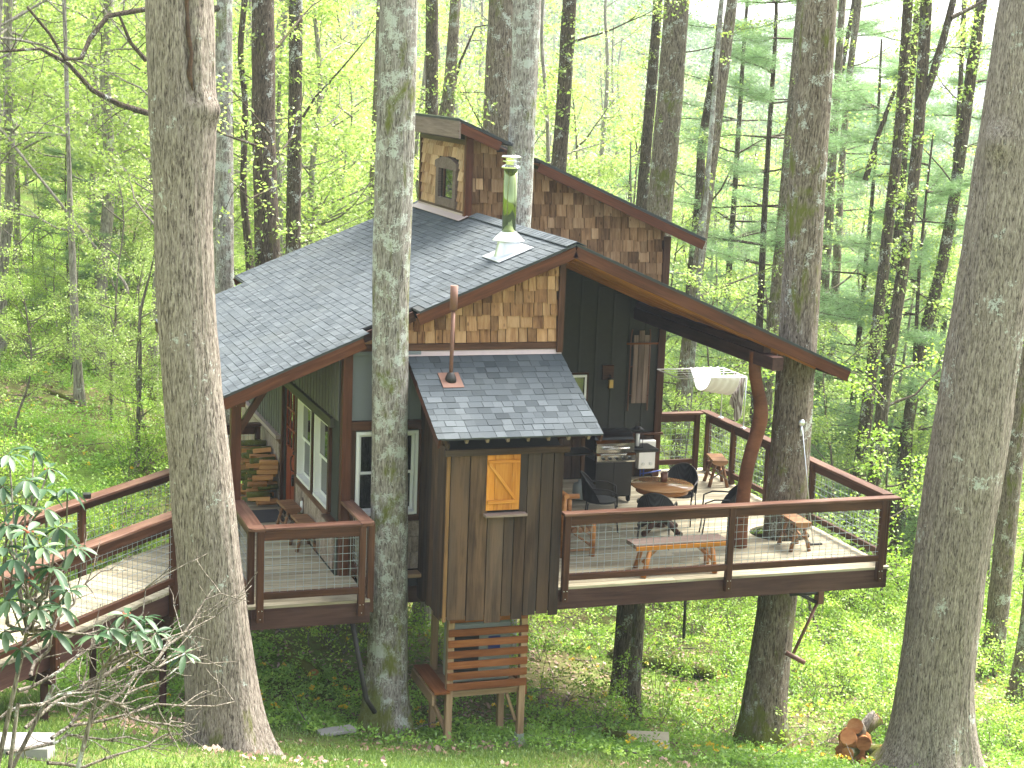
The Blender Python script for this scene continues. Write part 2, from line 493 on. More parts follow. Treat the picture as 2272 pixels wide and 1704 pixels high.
def bark(name, dark, mid, light, lichen=.5, moss=.3, mossc=(.105, .12, .012), ridge=24., lichs=2.2):
    t = NT(name); v = t.objvec()
    r1 = t.noise(t.map(v, (ridge * 1.9, ridge * 1.9, ridge * .26)), 1.0, 4, .65, 1.1)
    r2 = t.noise(t.map(v, (ridge * 3, ridge * 3, ridge * .7)), 1.0, 3, .7)
    h = t.math('ADD', r1, t.math('MULTIPLY', r2, .45))
    c = t.ramp(h, [(.56, dark), (.70, mid), (.88, light)])
    big = t.noise(v, .55, 3)
    c = t.scale_col(c, t.math('ADD', .72, t.math('MULTIPLY', big, .55)))
    if lichen:
        l1 = t.noise(v, lichs, 3, .6); l2 = t.noise(v, lichs * 9, 4, .75)
        lm = t.ramp(t.math('ADD', l1, t.math('MULTIPLY', t.math('SUBTRACT', l2, .5), .75)), [(.74 - lichen * .3, 0.), (.78 - lichen * .3, 1.)])
        c = t.mix(t.math('MULTIPLY', lm, .8), c, (.44, .47, .42))
    if moss:
        m1 = t.noise(t.map(v, (1, 1, .45), (5, 3, 9)), 1.6, 5, .75, .4)
        zz = t.n('SeparateXYZ', None, **{'0': t.n('TexCoord').outputs['Object']}).outputs[2]
        m1 = t.math('ADD', m1, t.math('MULTIPLY', t.ramp(zz, [(.0, 1.), (1., 0.)]), .24))
        c = t.mix(t.math('MULTIPLY', t.ramp(m1, [(.70 - moss * .3, 0.), (.80 - moss * .3, 1.)]), .85), c, mossc)
    return t.out(c, .92, h, 1.0, .02, spec=.15)
M_BARK_A = bark('grey_ridged_poplar_bark', (.05, .039, .031), (.19, .157, .128), (.34, .297, .25), .22, .14)
M_BARK_B = bark('lichen_spotted_bark', (.06, .05, .042), (.20, .18, .155), (.36, .335, .30), .66, .5, lichs=5.)
M_BARK_C = bark('brown_bark_with_pale_lichen', (.035, .026, .019), (.14, .11, .082), (.28, .24, .19), .42, .52, lichs=4.)
M_BARK_D = bark('dark_brown_bark', (.018, .013, .010), (.07, .053, .038), (.16, .13, .095), .34, .36, lichs=3.6)  # darkest of the bark tones
M_BARK_E = bark('pale_grey_forest_bark', (.11, .095, .08), (.22, .195, .17), (.36, .33, .29), .2, .1, ridge=14)
M_TWIG = bark('grey_twig_bark', (.05, .042, .034), (.14, .118, .095), (.26, .23, .19), .25, 0, ridge=20)

def leaf(name, c1, c2, c3, trans=.5, rough=.5, glossy=.06):
    t = NT(name)
    c = t.ramp(t.attr(), [(0., c1), (.5, c2), (1., c3)])
    c = t.scale_col(c, t.math('ADD', .85, t.math('MULTIPLY', t.rand(), .3)))
    d = t.n('BsdfDiffuse', None, Color=c); tr = t.n('BsdfTranslucent', None, Color=c)
    gl = t.n('BsdfGlossy', None, Color=(.8, .8, .8), Roughness=rough)
    m = t.n('MixShader', None, **{'0': trans, '1': d.outputs[0], '2': tr.outputs[0]})
    m2 = t.n('MixShader', None, **{'0': glossy, '1': m.outputs[0], '2': gl.outputs[0]})
    t.t.links.new(m2.outputs[0], t.o.inputs[0]); return t.m
M_LIME = leaf('lime_spring_leaves', (.19, .30, .05), (.33, .46, .09), (.51, .62, .19), .55)
M_LEAF = leaf('fresh_green_leaves', (.15, .29, .02), (.29, .46, .04), (.47, .62, .09), .5)
M_HERB = leaf('woodland_herb_leaves', (.10, .23, .02), (.22, .40, .045), (.42, .60, .09), .5)
M_NEEDLE = leaf('blue_green_pine_needles', (.12, .23, .08), (.20, .34, .13), (.32, .46, .19), .45)
M_RHODO = leaf('rhododendron_leaves', (.025, .07, .028), (.055, .115, .05), (.13, .20, .10), .25, .45, .035)
M_GRASS = leaf('short_lawn_grass', (.08, .17, .02), (.16, .27, .04), (.30, .38, .10), .4)
M_YELLOW = leaf('yellow_petals', (.5, .32, .01), (.7, .48, .01), (.8, .6, .02), .3)
M_LITTER = leaf('brown_leaf_litter', (.13, .07, .045), (.27, .165, .11), (.42, .29, .21), .15)
M_FAR = leaf('distant_tree_canopy', (.075, .12, .05), (.135, .20, .085), (.23, .30, .15), .4)

def _ground():
    t = NT('forest_floor'); v = t.n('NewGeometry').outputs['Position']
    n1 = t.noise(v, .35, 5, .6); n2 = t.noise(v, 6, 5, .7); n3 = t.noise(v, 45, 4, .7)
    lit = t.ramp(t.math('ADD', t.math('MULTIPLY', n2, .5), t.math('MULTIPLY', n3, .5)),
                 [(.3, (.045, .028, .018)), (.5, (.13, .08, .055)), (.7, (.27, .19, .14))])
    gr = t.ramp(n3, [(.3, (.06, .12, .02)), (.7, (.18, .30, .04))])
    f = t.ramp(t.math('ADD', n1, t.math('MULTIPLY', t.math('SUBTRACT', n2, .5), .6)), [(.42, 0.), (.60, 1.)])
    h = t.math('ADD', n2, t.math('MULTIPLY', n3, .6))
    f = t.math('ADD', t.math('MULTIPLY', f, .6), .3, True)
    return t.out(t.mix(f, lit, gr), .95, h, .8, .05, spec=.1)
M_GROUND = _ground()

# ---------------------------------------------------------------- hazy air over the valley
def build_haze(density=.0004):
    m = bpy.data.materials.new('valley_haze'); m.use_nodes = True; nt = m.node_tree; nt.nodes.clear()
    o_ = nt.nodes.new('ShaderNodeOutputMaterial'); v = nt.nodes.new('ShaderNodeVolumePrincipled')
    v.inputs['Color'].default_value = (.78, .90, 1.0, 1); v.inputs['Density'].default_value = density; v.inputs['Anisotropy'].default_value = .2
    nt.links.new(v.outputs[0], o_.inputs['Volume'])
    mb = MB(); mb.box((60, 200, 62), (1300, 1300, 190)); o = obj('haze', mb.mesh('haze', m)); tag(o, kind='stuff')
build_haze()
# ================================================================ ground
def build_ground():
    na, nb = 260, 190
    va = np.linspace(math.log(16 - 14), math.log(470 + 16), na)
    a = np.exp(va) - 16
    u = np.linspace(-1.15, 1.15, nb)
    A, U = np.meshgrid(a, u, indexing='ij')
    B = U * (A + 22)
    Z = ground_ab(A, B)
    X = CAM[0] + A * FH[0] + B * RH[0]; Y = CAM[1] + A * FH[1] + B * RH[1]
    V = np.stack([X, Y, Z], -1).reshape(-1, 3)
    i = np.arange(na - 1)[:, None] * nb + np.arange(nb - 1)[None]
    F = np.stack([i, i + 1, i + nb + 1, i + nb], -1).reshape(-1, 4)
    o = obj('ground', np_mesh('ground', V, F, M_GROUND, True))
    tag(o, kind='structure')
build_ground()

# ================================================================ foliage as arrays of small leaves
def leaf_quads(P, size, rng, droop=.3, aspect=.6, flatness=0.5, axis=None):
    """one bent four-sided leaf at each point of P; returns V, F"""
    n = len(P)
    size = np.broadcast_to(np.asarray(size, float), (n,)) * rng.uniform(.7, 1.3, n)
    if axis is None:
        th = rng.uniform(0, 2 * PI, n); el = rng.normal(-droop, .45, n)
        ax = np.stack([np.cos(th) * np.cos(el), np.sin(th) * np.cos(el), np.sin(el)], -1)
    else: ax = axis / np.linalg.norm(axis, axis=1, keepdims=True)
    nz = rng.normal(0, 1 - flatness, (n, 3)) + np.array([0, 0, flatness * 1.5])
    sd = np.cross(ax, nz); sd /= np.linalg.norm(sd, axis=1, keepdims=True) + 1e-9
    L = ax * size[:, None]; S = sd * (size * aspect * .5)[:, None]
    V = np.stack([P, P + L * .5 + S, P + L, P + L * .5 - S], 1)
    up = np.cross(sd, ax) * (size * .1)[:, None]
    V[:, 1] += up; V[:, 3] += up
    return V.reshape(-1, 3), np.arange(4 * n).reshape(n, 4)
def leaf_mesh(name, P, size, mat, rng, tone=None, **kw):
    V, F = leaf_quads(np.asarray(P, float), size, rng, **kw)
    if tone is None: tone = rng.beta(2, 2, len(P))
    return np_mesh(name, V, F, mat, False, tone)
def clumps(C, n, r, rng, flat=.7):
    """n points round each centre of C"""
    C = np.asarray(C, float)
    P = np.repeat(C, n, 0)
    r = np.repeat(np.broadcast_to(np.asarray(r, float), (len(C),)), n)
    d = rng.normal(0, 1, (len(P), 3)); d /= np.linalg.norm(d, axis=1, keepdims=True)
    d *= (rng.random(len(P)) ** .5 * r)[:, None]; d[:, 2] *= flat
    return P + d

# ================================================================ trunks and limbs
_vt = VN(5)
def trunk_np(pts, rads, nseg=48, dz=.06, amp=.02, seed=0, butt=0., knobs=()):
    """a trunk swept along pts, its skin broken into upright ridges; local to pts"""
    pts = np.asarray(pts, float); rads = np.asarray(rads, float)
    L = np.concatenate([[0], np.cumsum(np.linalg.norm(np.diff(pts, axis=0), axis=1))])
    m = max(4, int(L[-1] / dz)); s = np.linspace(0, L[-1], m)
    # smooth interpolation
    def sm(y):
        y0 = np.interp(s, L, y)
        k = max(1, int(.35 / dz)); ker = np.ones(2 * k + 1) / (2 * k + 1)
        yp = np.concatenate([2 * y0[0] - y0[k:0:-1], y0, 2 * y0[-1] - y0[-2:-k - 2:-1]]) if m > 2 * k + 4 else None
        return np.convolve(yp, ker, 'valid') if yp is not None else y0
    C = np.stack([sm(pts[:, i]) for i in range(3)], -1); Rr = sm(rads)
    th = np.linspace(0, 2 * PI, nseg, endpoint=False)
    TH, S = np.meshgrid(th, s)
    rid = nseg / 3.2
    n1 = _vt(TH / (2 * PI) * round(rid) + seed * 7.1 * 0, S * 1.1 + seed * 13.7, round(rid))
    n2 = _vt(TH / (2 * PI) * round(rid * 2), S * 2.6 + seed * 5.3, round(rid * 2))
    big = _vt(TH / (2 * PI) * 5, S * .35 + seed * 3.1, 5)
    R = Rr[:, None] + amp * (np.abs(n1 - .5) * 2 + .5 * n2 - .8) + (big - .5) * .14 * Rr[:, None]
    if butt:   # roots flaring at the foot (the path runs from foot to top)
        lob = .5 + .5 * np.cos(TH * 5 + seed + .9 * np.sin(TH * 2 + seed))
        R += butt * np.exp(-S / .38) * (.35 + .9 * lob) * Rr[:, None] * 1.2
    for (kt, ks, kr, kh) in knobs:     # angle, height, radius, push
        d2 = ((np.angle(np.exp(1j * (TH - kt))) * Rr[:, None]) ** 2 + (S - ks) ** 2) / kr ** 2
        R += kh * np.exp(-d2)
    V = np.stack([C[:, None, 0] + R * np.cos(TH), C[:, None, 1] + R * np.sin(TH), np.broadcast_to(C[:, None, 2], TH.shape)], -1)
    V[..., 2] += 0.0
    i = np.arange(m - 1)[:, None] * nseg + np.arange(nseg)[None]
    j = np.arange(m - 1)[:, None] * nseg + (np.arange(nseg)[None] + 1) % nseg
    F = np.stack([i, j, j + nseg, i + nseg], -1).reshape(-1, 4)
    return V.reshape(-1, 3), F
def tubes_np(paths, n=5):
    """many tapering limbs: list of (pts, radii) -> V, F"""
    Vs, Fs, k = [], [], 0
    an = np.arange(n) * 2 * PI / n
    ca, sa = np.cos(an), np.sin(an)
    for pts, rs in paths:
        P = np.asarray(pts, float); m = len(P)
        T = np.gradient(P, axis=0); T /= np.linalg.norm(T, axis=1, keepdims=True) + 1e-9
        ref = np.array([0, 0, 1.]) if abs(T[0, 2]) < .8 else np.array([1., 0, 0])
        A = np.cross(T, ref); A /= np.linalg.norm(A, axis=1, keepdims=True) + 1e-9
        B = np.cross(T, A)
        r = np.asarray(rs, float)[:, None, None]
        V = P[:, None] + (A[:, None] * ca[None, :, None] + B[:, None] * sa[None, :, None]) * r
        i = np.arange(m - 1)[:, None] * n + np.arange(n)[None]; j = np.arange(m - 1)[:, None] * n + (np.arange(n)[None] + 1) % n
        Vs.append(V.reshape(-1, 3)); Fs.append(np.stack([i, j, j + n, i + n], -1).reshape(-1, 4) + k); k += m * n
    return np.concatenate(Vs), np.concatenate(Fs)
def join_np(*vf):
    k = 0; Vs = []; Fs = []
    for V, F in vf: Vs.append(V); Fs.append(F + k); k += len(V)
    return np.concatenate(Vs), np.concatenate(Fs)
def wander(rng, p, d, L, n=6, r0=.03, r1=.006, bend=.25, rise=.05):
    """a crooked limb from p in direction d"""
    d = np.array(d, float); d /= np.linalg.norm(d); P = [np.array(p, float)]
    for i in range(n):
        d = d + rng.normal(0, bend, 3) * .5; d[2] += rise; d /= np.linalg.norm(d)
        P.append(P[-1] + d * L / n)
    return np.array(P), np.linspace(r0, r1, n + 1)
def limb_set(rng, base_pts, count, Lr, rr=(.035, .006), zr=None, twigs=3, up=(.1, .6), bend=.3, low=1.):
    """side limbs with twigs starting on the polyline base_pts; returns paths, tips"""
    base = np.asarray(base_pts, float); out = []; tips = []
    zs = zr[0] + (zr[1] - zr[0]) * rng.random(count) ** low
    for z in zs:
        p = np.array([np.interp(z, base[:, 2], base[:, 0]), np.interp(z, base[:, 2], base[:, 1]), z])
        th = rng.uniform(0, 2 * PI); L = rng.uniform(*Lr)
        P, r = wander(rng, p, (math.cos(th), math.sin(th), rng.uniform(*up)), L, 7, rr[0] * L / Lr[1], rr[1], bend, .03)
        out.append((P, r)); tips.append(P[-1])
        for k in range(twigs):
            i = rng.integers(2, 7); th2 = th + rng.uniform(-1.2, 1.2)
            Q, r2 = wander(rng, P[i], (math.cos(th2), math.sin(th2), rng.uniform(-.1, .6)), L * rng.uniform(.25, .5), 4, rr[1] * 1.6, rr[1] * .5, bend)
            out.append((Q, r2)); tips += [Q[-1], Q[2]]
    return out, np.array(tips)

# ---------------------------------------------------------------- trees seen one by one
def big_tree(name, label, base_px, mat, a, path, amp=.018, nseg=48, dz=.07, butt=.35, knobs=(), limbs=0, limb_z=(2, 9), limb_L=(1.2, 3),
             leaves=0, leaf_size=.075, ztop=13.5, group=None, seed=1, limb_paths=(), leafmat=None, cat='tree', crown_r=.3, amps=None, sprigs=0):
    """path: (px, py, width_px) read down the trunk; the trunk stands a metres ahead of the camera"""
    rng = np.random.default_rng(seed * 17 + 3)
    P = []; R = []
    aa = a if hasattr(a, '__len__') else (a, a)
    for i, (px, py, w) in enumerate(path):
        f = i / max(1, len(path) - 1); ai = aa[0] * (1 - f) + aa[1] * f
        p = W(px, py, ai); P.append(p); R.append(w / 2 / 3844 * (np.dot(p - CAM, FW)))
    P = np.array(P)[::-1]; R = np.array(R)[::-1]        # foot first
    g = gz(P[0][0], P[0][1])
    d = (P[0] - P[1]) / (P[1][2] - P[0][2] + 1e-6)
    if P[0][2] > g:                                     # carry the trunk down to the ground
        ft = P[0] + d * (P[0][2] - g) * .5; ft[2] = gz(ft[0], ft[1]) - .12
        P = np.vstack([ft, P]); R = np.concatenate([[R[0] * 1.12], R])
    else: P[0][2] = min(P[0][2], g) - .1
    if ztop < 0:
        kp = P[:, 2] < ztop - .1; P, R = P[kp], R[kp]
    top = P[-1] + (P[-1] - P[-2]) / max(P[-1][2] - P[-2][2], .1) * (ztop - P[-1][2]) * .8; top[2] = ztop
    P = np.vstack([P, top]); R = np.concatenate([R, [R[-1] * .72]])
    base = Vector(P[0])
    root = thing(name, label, cat, base, 0, group)
    Lp = P - P[0]
    V, F = trunk_np(Lp, R, nseg, dz, amp, seed, butt, knobs)
    o = obj('trunk', np_mesh('trunk', V, F, mat, True), None, root, Matrix.Translation(base))
    if ztop < 0: return root
    paths = []; tips = []
    for lp in limb_paths:   # explicit limbs [(px,py,da), ...], w0, w1
        pts = [W(x, y, (aa[0] + aa[1]) / 2 + da) - P[0] for x, y, da in lp[0]]
        paths.append((pts, np.linspace(lp[1], lp[2], len(pts))))
        pts = np.array(pts)
        for k in range(1, len(pts)):
            for q in range(2):
                Q, r2 = wander(rng, pts[k] * .6 + pts[k - 1] * .4, rng.normal(0, 1, 3), rng.uniform(.4, 1.1), 5, .010, .003, .35)
                paths.append((Q, r2)); tips += [Q[-1], Q[3]]
    if limbs:
        pp, tt = limb_set(rng, Lp, limbs, limb_L, (.035, .005), (limb_z[0], min(limb_z[1], Lp[-1][2] - .5)), 4)
        paths += pp; tips += list(tt)
    # the forked top above
    for k in range(5):
        Q, r2 = wander(rng, Lp[-1] * 1.0, (math.cos(k * 1.3), math.sin(k * 1.3), 1.2), 4.5, 7, R[-1] * .55, .02, .3)
        paths.append((Q, r2))
    hi = np.array([q[0][j] for q in paths[-5:] for j in (3, 5, 7)])
    V, F = tubes_np(paths, 6)
    obj('limbs', np_mesh('limbs', V, F, M_BARK_D if limb_paths else mat, True), None, root, Matrix.Translation(base))
    pts = [clumps(hi, 12, .8, rng)]
    if len(tips) and leaves: pts.append(clumps(np.array(tips), max(1, leaves // len(tips)), crown_r, rng))
    if sprigs:     # short leafy shoots growing straight out of the trunk
        z = rng.uniform(limb_z[0], Lp[-1][2], sprigs); th = rng.uniform(0, 2 * PI, sprigs)
        c = np.stack([np.interp(z, Lp[:, 2], Lp[:, 0]), np.interp(z, Lp[:, 2], Lp[:, 1]), z], -1)
        rr = np.interp(z, Lp[:, 2], R) + .08
        c[:, 0] += np.cos(th) * rr; c[:, 1] += np.sin(th) * rr
        pts.append(clumps(c, 16, .2, rng))
    pts = np.concatenate(pts)
    obj('crown', leaf_mesh('crown', pts, leaf_size, leafmat or M_LIME, rng), None, root, Matrix.Translation(base))
    return root
# foreground and cabin trees
big_tree('tree', 'thick grey trunk with a healed branch scar in front of the ramp', None, M_BARK_A, 19.3,
         [(400, 0, 150), (404, 150, 150), (408, 330, 146), (406, 450, 130), (411, 675, 133), (430, 900, 136), (452, 1100, 142), (471, 1302, 148), (490, 1500, 160), (504, 1640, 178)],
         amp=.013, nseg=170, dz=.03, butt=.26, seed=1, knobs=((-1.10, 7.62, .15, .05), (-.55, 7.6, .14, .06), (-1.9, 7.35, .35, .02)) + tuple((-1.42 + .05 * math.sin(s_ * 2), s_, .05, -.035) for s_ in np.arange(7.75, 11, .09)) + tuple((-1.16, s_, .09, .02) for s_ in np.arange(7.8, 11, .2)))
_t1 = bpy.data.objects['trunk'].parent; _p = wm(_t1).translation
_m = MB(); _q = [W(458 - 14 * math.sin(i), 205 - i * 42, 19.0) for i in range(9)]
_q = [W(*p, 19.3) + np.array([-.328, -.944, 0]) * .318 for p in ((440, 200), (432, 165), (437, 120), (430, 80), (428, 40), (426, 0), (424, -60))]
_m.tube([tuple(p) for p in _q], [.008, .03, .02, .026, .018, .024, .01], 8)
_m.build('bare_wood', wood('bare_orange_heartwood', (.03, .018, .012), (.09, .055, .035), (.20, .12, .07), .8, 14), _t1)
big_tree('tree', 'pale lichen covered trunk rising through the notch in the porch roof', None, M_BARK_B, 22.7,
         [(885, 0, 84), (876, 300, 84), (867, 600, 83), (866, 900, 84), (865, 1240, 85), (861, 1450, 89), (855, 1600, 104)],
         amp=.014, nseg=88, dz=.035, butt=.35, seed=2)
big_tree('tree', 'massive ridged trunk leaning at the front right beyond the deck corner', None, M_BARK_A, 24.0,
         [(2300, 0, 168), (2246, 350, 165), (2194, 700, 162), (2150, 1000, 164), (2106, 1250, 160), (2073, 1500, 164), (2066, 1620, 178)],
         amp=.022, nseg=190, dz=.035, butt=.5, seed=3, knobs=((-2.6, 9.3, .22, .12),))
big_tree('tree', 'tall straight trunk growing up through the hole in the deck', None, M_BARK_C, 25.9,
         [(1819, 0, 80), (1797, 300, 82), (1773, 700, 83), (1751, 1000, 87), (1737, 1180, 88), (1722, 1340, 86), (1694, 1560, 96), (1690, 1620, 108)],
         amp=.016, nseg=88, dz=.04, butt=.3, seed=4)
big_tree('tree', 'grey trunk standing behind the steel flue against the shingled wall', None, M_BARK_B, 27.8,
         [(1170, 0, 64), (1163, 200, 62), (1153, 400, 62), (1146, 520, 62), (1120, 1200, 66), (1105, 1500, 78), (1102, 1580, 96)],
         amp=.013, nseg=72, dz=.04, butt=.35, seed=5)
# ================================================================ trees standing behind and beside the cabin
FT = [  # name, label, bark, a, path, seed, sprigs, limbs, leaves
 ('dark broad trunk rising behind the cupola roof, half hidden by a grey trunk', M_BARK_C, 36, [(1118, 0, 72), (1106, 290, 70), (1098, 500, 72)], 11, 10, 3, 500),
 ('slim dark trunk left of the cupola with lime sprigs', M_BARK_D, 45, [(958, 0, 27), (958, 260, 30), (958, 600, 30)], 12, 26, 2, 300),
 ('grey forked trunk second left of the cupola', M_BARK_C, 46, [(1010, 0, 22), (998, 200, 28), (985, 300, 40), (975, 600, 44)], 13, 16, 5, 500),
 ('dark trunk wrapped in lime leaves right of the flue', M_BARK_D, 40, [(1264, 0, 33), (1254, 180, 33), (1240, 376, 34), (1225, 700, 36)], 14, 90, 3, 500),
 ('slim trunk pressed against a thicker brown trunk above the shed roof', M_BARK_D, 44, [(1460, 0, 20), (1447, 180, 24), (1424, 450, 27), (1400, 800, 30)], 15, 45, 3, 400),
 ('thick brown trunk above the end of the shed roof', M_BARK_C, 41, [(1502, 0, 58), (1483, 250, 58), (1463, 470, 57), (1450, 700, 58)], 16, 8, 2, 300),
 ('crooked bare pine trunk left of the deck tree', M_BARK_D, 42, [(1600, 0, 8), (1590, 100, 12), (1575, 211, 18), (1555, 330, 19), (1553, 422, 20), (1540, 560, 22), (1520, 800, 24)], 17, 20, 5, 300),
 ('twin stemmed slim trunk right of the deck tree', M_BARK_C, 48, [(1905, 0, 16), (1880, 211, 14), (1867, 380, 15), (1850, 700, 20)], 18, 30, 4, 400),
 ('leaning slim trunk crossing toward the deck tree', M_BARK_D, 50, [(1895, 0, 9), (1862, 190, 12), (1845, 300, 12), (1830, 500, 14)], 19, 10, 3, 200),
 ('leftmost of three dark trunks standing close together at right', M_BARK_D, 38, [(2015, 0, 22), (1994, 300, 24), (1968, 527, 26), (1940, 776, 27), (1909, 1030, 30)], 20, 70, 3, 500),
 ('thin middle trunk of the three dark trunks at right', M_BARK_D, 40, [(2038, 0, 16), (2008, 300, 18), (1990, 548, 20), (1965, 800, 22)], 21, 50, 2, 400),
 ('rightmost of three dark trunks with a leafy shoot', M_BARK_D, 37, [(2055, 0, 26), (2038, 295, 26), (2010, 548, 27), (1978, 757, 28), (1950, 960, 30)], 22, 80, 3, 500),
 ('leafy dark trunk left of the massive right trunk', M_BARK_D, 40, [(2178, 0, 24), (2150, 200, 25), (2120, 422, 25), (2090, 590, 25), (2042, 776, 26), (2011, 953, 27), (1985, 1150, 28)], 23, 110, 4, 700),
 ('thin trunk beside the leafy dark trunk at right', M_BARK_D, 43, [(2140, 0, 10), (2128, 250, 11), (2105, 520, 14), (2062, 796, 16), (2039, 992, 18)], 24, 60, 3, 300),
 ('mossy based trunk seen right of the massive trunk', M_BARK_C, 31.5, [(2290, 600, 44), (2262, 850, 46), (2240, 1100, 48), (2226, 1240, 48), (2208, 1408, 48), (2182, 1570, 62)], 25, 6, 1, 100),
 ('leaning trunk at the lower right picture edge', M_BARK_C, 29, [(2330, 1000, 54), (2290, 1400, 58), (2258, 1600, 74)], 26, 4, 1, 100),
 ('slim trunk close behind the deck tree on its right', M_BARK_C, 45, [(1836, 560, 18), (1828, 700, 17), (1816, 880, 18), (1800, 1150, 20)], 27, 12, 2, 200),
 ('grey trunk between the curved post and the deck tree', M_BARK_C, 40, [(1722, 650, 26), (1705, 830, 26), (1692, 1000, 28), (1680, 1200, 30)], 28, 10, 2, 200),
 ('grey trunk behind the drying rack over the deck', M_BARK_C, 39, [(1535, 700, 27), (1516, 830, 27), (1502, 1000, 28), (1490, 1200, 30)], 29, 10, 2, 200),
 ('birch pale patched thin trunk behind the drying rack', M_BARK_B, 37, [(1545, 700, 12), (1532, 850, 13), (1520, 1000, 18), (1510, 1200, 20)], 30, 10, 2, 200),
 ('stout dark trunk holding up the deck below its front beam', M_BARK_D, 28.5, [(1410, 1100, 58), (1398, 1345, 60), (1388, 1500, 64), (1384, 1600, 76)], 31, 0, 0, 0),
 ('pair of brown trunks under the left porch deck', M_BARK_C, 29, [(640, 1200, 44), (630, 1404, 50), (622, 1470, 56)], 32, 0, 0, 0),
 ('mossy stump like trunk left of the pair under the porch', M_BARK_C, 29.5, [(610, 1200, 40), (600, 1404, 42), (594, 1475, 52)], 33, 0, 0, 0),
 ('pale trunk in shade right of the notch tree below the cabin', M_BARK_E, 30, [(948, 1200, 42), (934, 1380, 44), (925, 1480, 48)], 34, 0, 0, 0),
 ('narrow pale trunk left of the notch tree below the porch', M_BARK_E, 30, [(785, 1200, 28), (778, 1404, 30), (772, 1475, 34)], 35, 0, 0, 0),
 ('lichen grey trunk right behind the thick scarred trunk', M_BARK_B, 31, [(498, 0, 32), (496, 200, 42), (493, 380, 50), (498, 640, 46), (500, 900, 46)], 36, 6, 0, 0),
 ('dark mossy trunk with lime creeper behind the far eave', M_BARK_D, 32, [(583, 0, 52), (586, 290, 52), (593, 570, 56), (600, 900, 60)], 37, 50, 5, 900),
 ('crooked thin stem close left of the mossy trunk', M_BARK_D, 33, [(543, 0, 16), (532, 120, 12), (545, 230, 14), (538, 420, 16), (552, 560, 18), (560, 700, 18)], 38, 12, 2, 200),
 ('straight dark trunk with lime leaves above the far eave', M_BARK_D, 36, [(656, 0, 30), (655, 250, 31), (650, 548, 34), (645, 800, 34)], 39, 60, 3, 500),
 ('trunk hidden behind the pale lichen trunk with branches', M_BARK_C, 44, [(836, 200, 16), (828, 400, 18), (820, 600, 20)], 40, 14, 3, 300),
 ('brown leaning trunk on the left slope beyond the ramp', M_BARK_E, 34, [(152, 340, 10), (158, 520, 15), (165, 690, 17), (172, 800, 18), (178, 900, 26)], 41, 6, 6, 300),
 ('slender forked sapling on the left slope beside the scarred trunk', M_TWIG, 31, [(330, 620, 4), (309, 695, 8), (311, 800, 9), (305, 990, 11)], 42, 0, 3, 120),
 ('twisted two stemmed tree on the left slope', M_BARK_E, 35, [(270, 620, 9), (290, 640, 8), (262, 730, 9), (252, 780, 10), (244, 950, 11)], 43, 2, 3, 120),
]
for (lab, mt, a, path, sd, spr, lm, lv) in FT:
    kw = {}
    if sd == 36:
        kw['limb_paths'] = [([(500, 255, 0), (420, 262, -.5), (325, 250, -1), (265, 232, -1.3), (205, 200, -1.6), (150, 140, -1.8), (90, 108, -2), (-20, 116, -2.3)], .075, .022),
                            ([(500, 20, 0), (400, 14, -.5), (325, 20, -1), (240, 35, -1.3), (200, 85, -1.5), (180, 130, -1.8), (145, 132, -1.9), (110, 75, -2), (60, 15, -2.2)], .062, .022),
                            ([(325, 135, -1), (290, 95, -1.1), (265, 35, -1.3)], .045, .02)]
    if sd == 37: kw['limb_paths'] = [([(590, 330, -1), (545, 315, -1.5), (500, 300, -2), (470, 285, -2.4)], .03, .008), ([(600, 300, -1), (560, 250, -1.4), (515, 200, -1.8)], .02, .006), ([(600, 420, -1), (555, 440, -1.5), (510, 400, -2)], .02, .006)]
    if sd == 17:
        kw['limb_paths'] = [([(1550, 480, 0), (1600, 420, 0), (1640, 340, -.3), (1690, 310, -.5), (1760, 288, -.6)], .03, .008)]
    if sd == 39:
        kw['limb_paths'] = [([(672, 260, 0), (700, 215, 0), (760, 150, -.3), (835, 60, -.6)], .03, .01)]
    if sd == 13:
        kw['limb_paths'] = [([(985, 290, 0), (1020, 140, 0), (1055, 60, .2), (1140, 45, .4)], .05, .012), ([(1000, 205, 0), (1080, 205, .3), (1130, 225, .4)], .02, .008)]
    if sd == 22:
        kw['limb_paths'] = [([(2040, 240, 0), (2068, 170, 0), (2095, 80, 0), (2120, -20, .2)], .09, .07), ([(2110, 40, 0), (2160, 15, .2), (2200, -10, .3)], .05, .03)]
    if sd == 23:
        kw['limb_paths'] = [([(1920, 400, 0), (1945, 310, 0), (1985, 200, 0), (2030, 130, 0)], .07, .03)]
    big_tree('tree', lab, None, mt, a, path, amp=.014, nseg=40, dz=.12, butt=.25, seed=sd, sprigs=int(spr * 1.7), limbs=lm, leaves=lv,
             limb_z=(2.5, 14), ztop=(-.46 if sd in (31, 32, 33, 34, 35) else 15), leaf_size=.085, **kw)

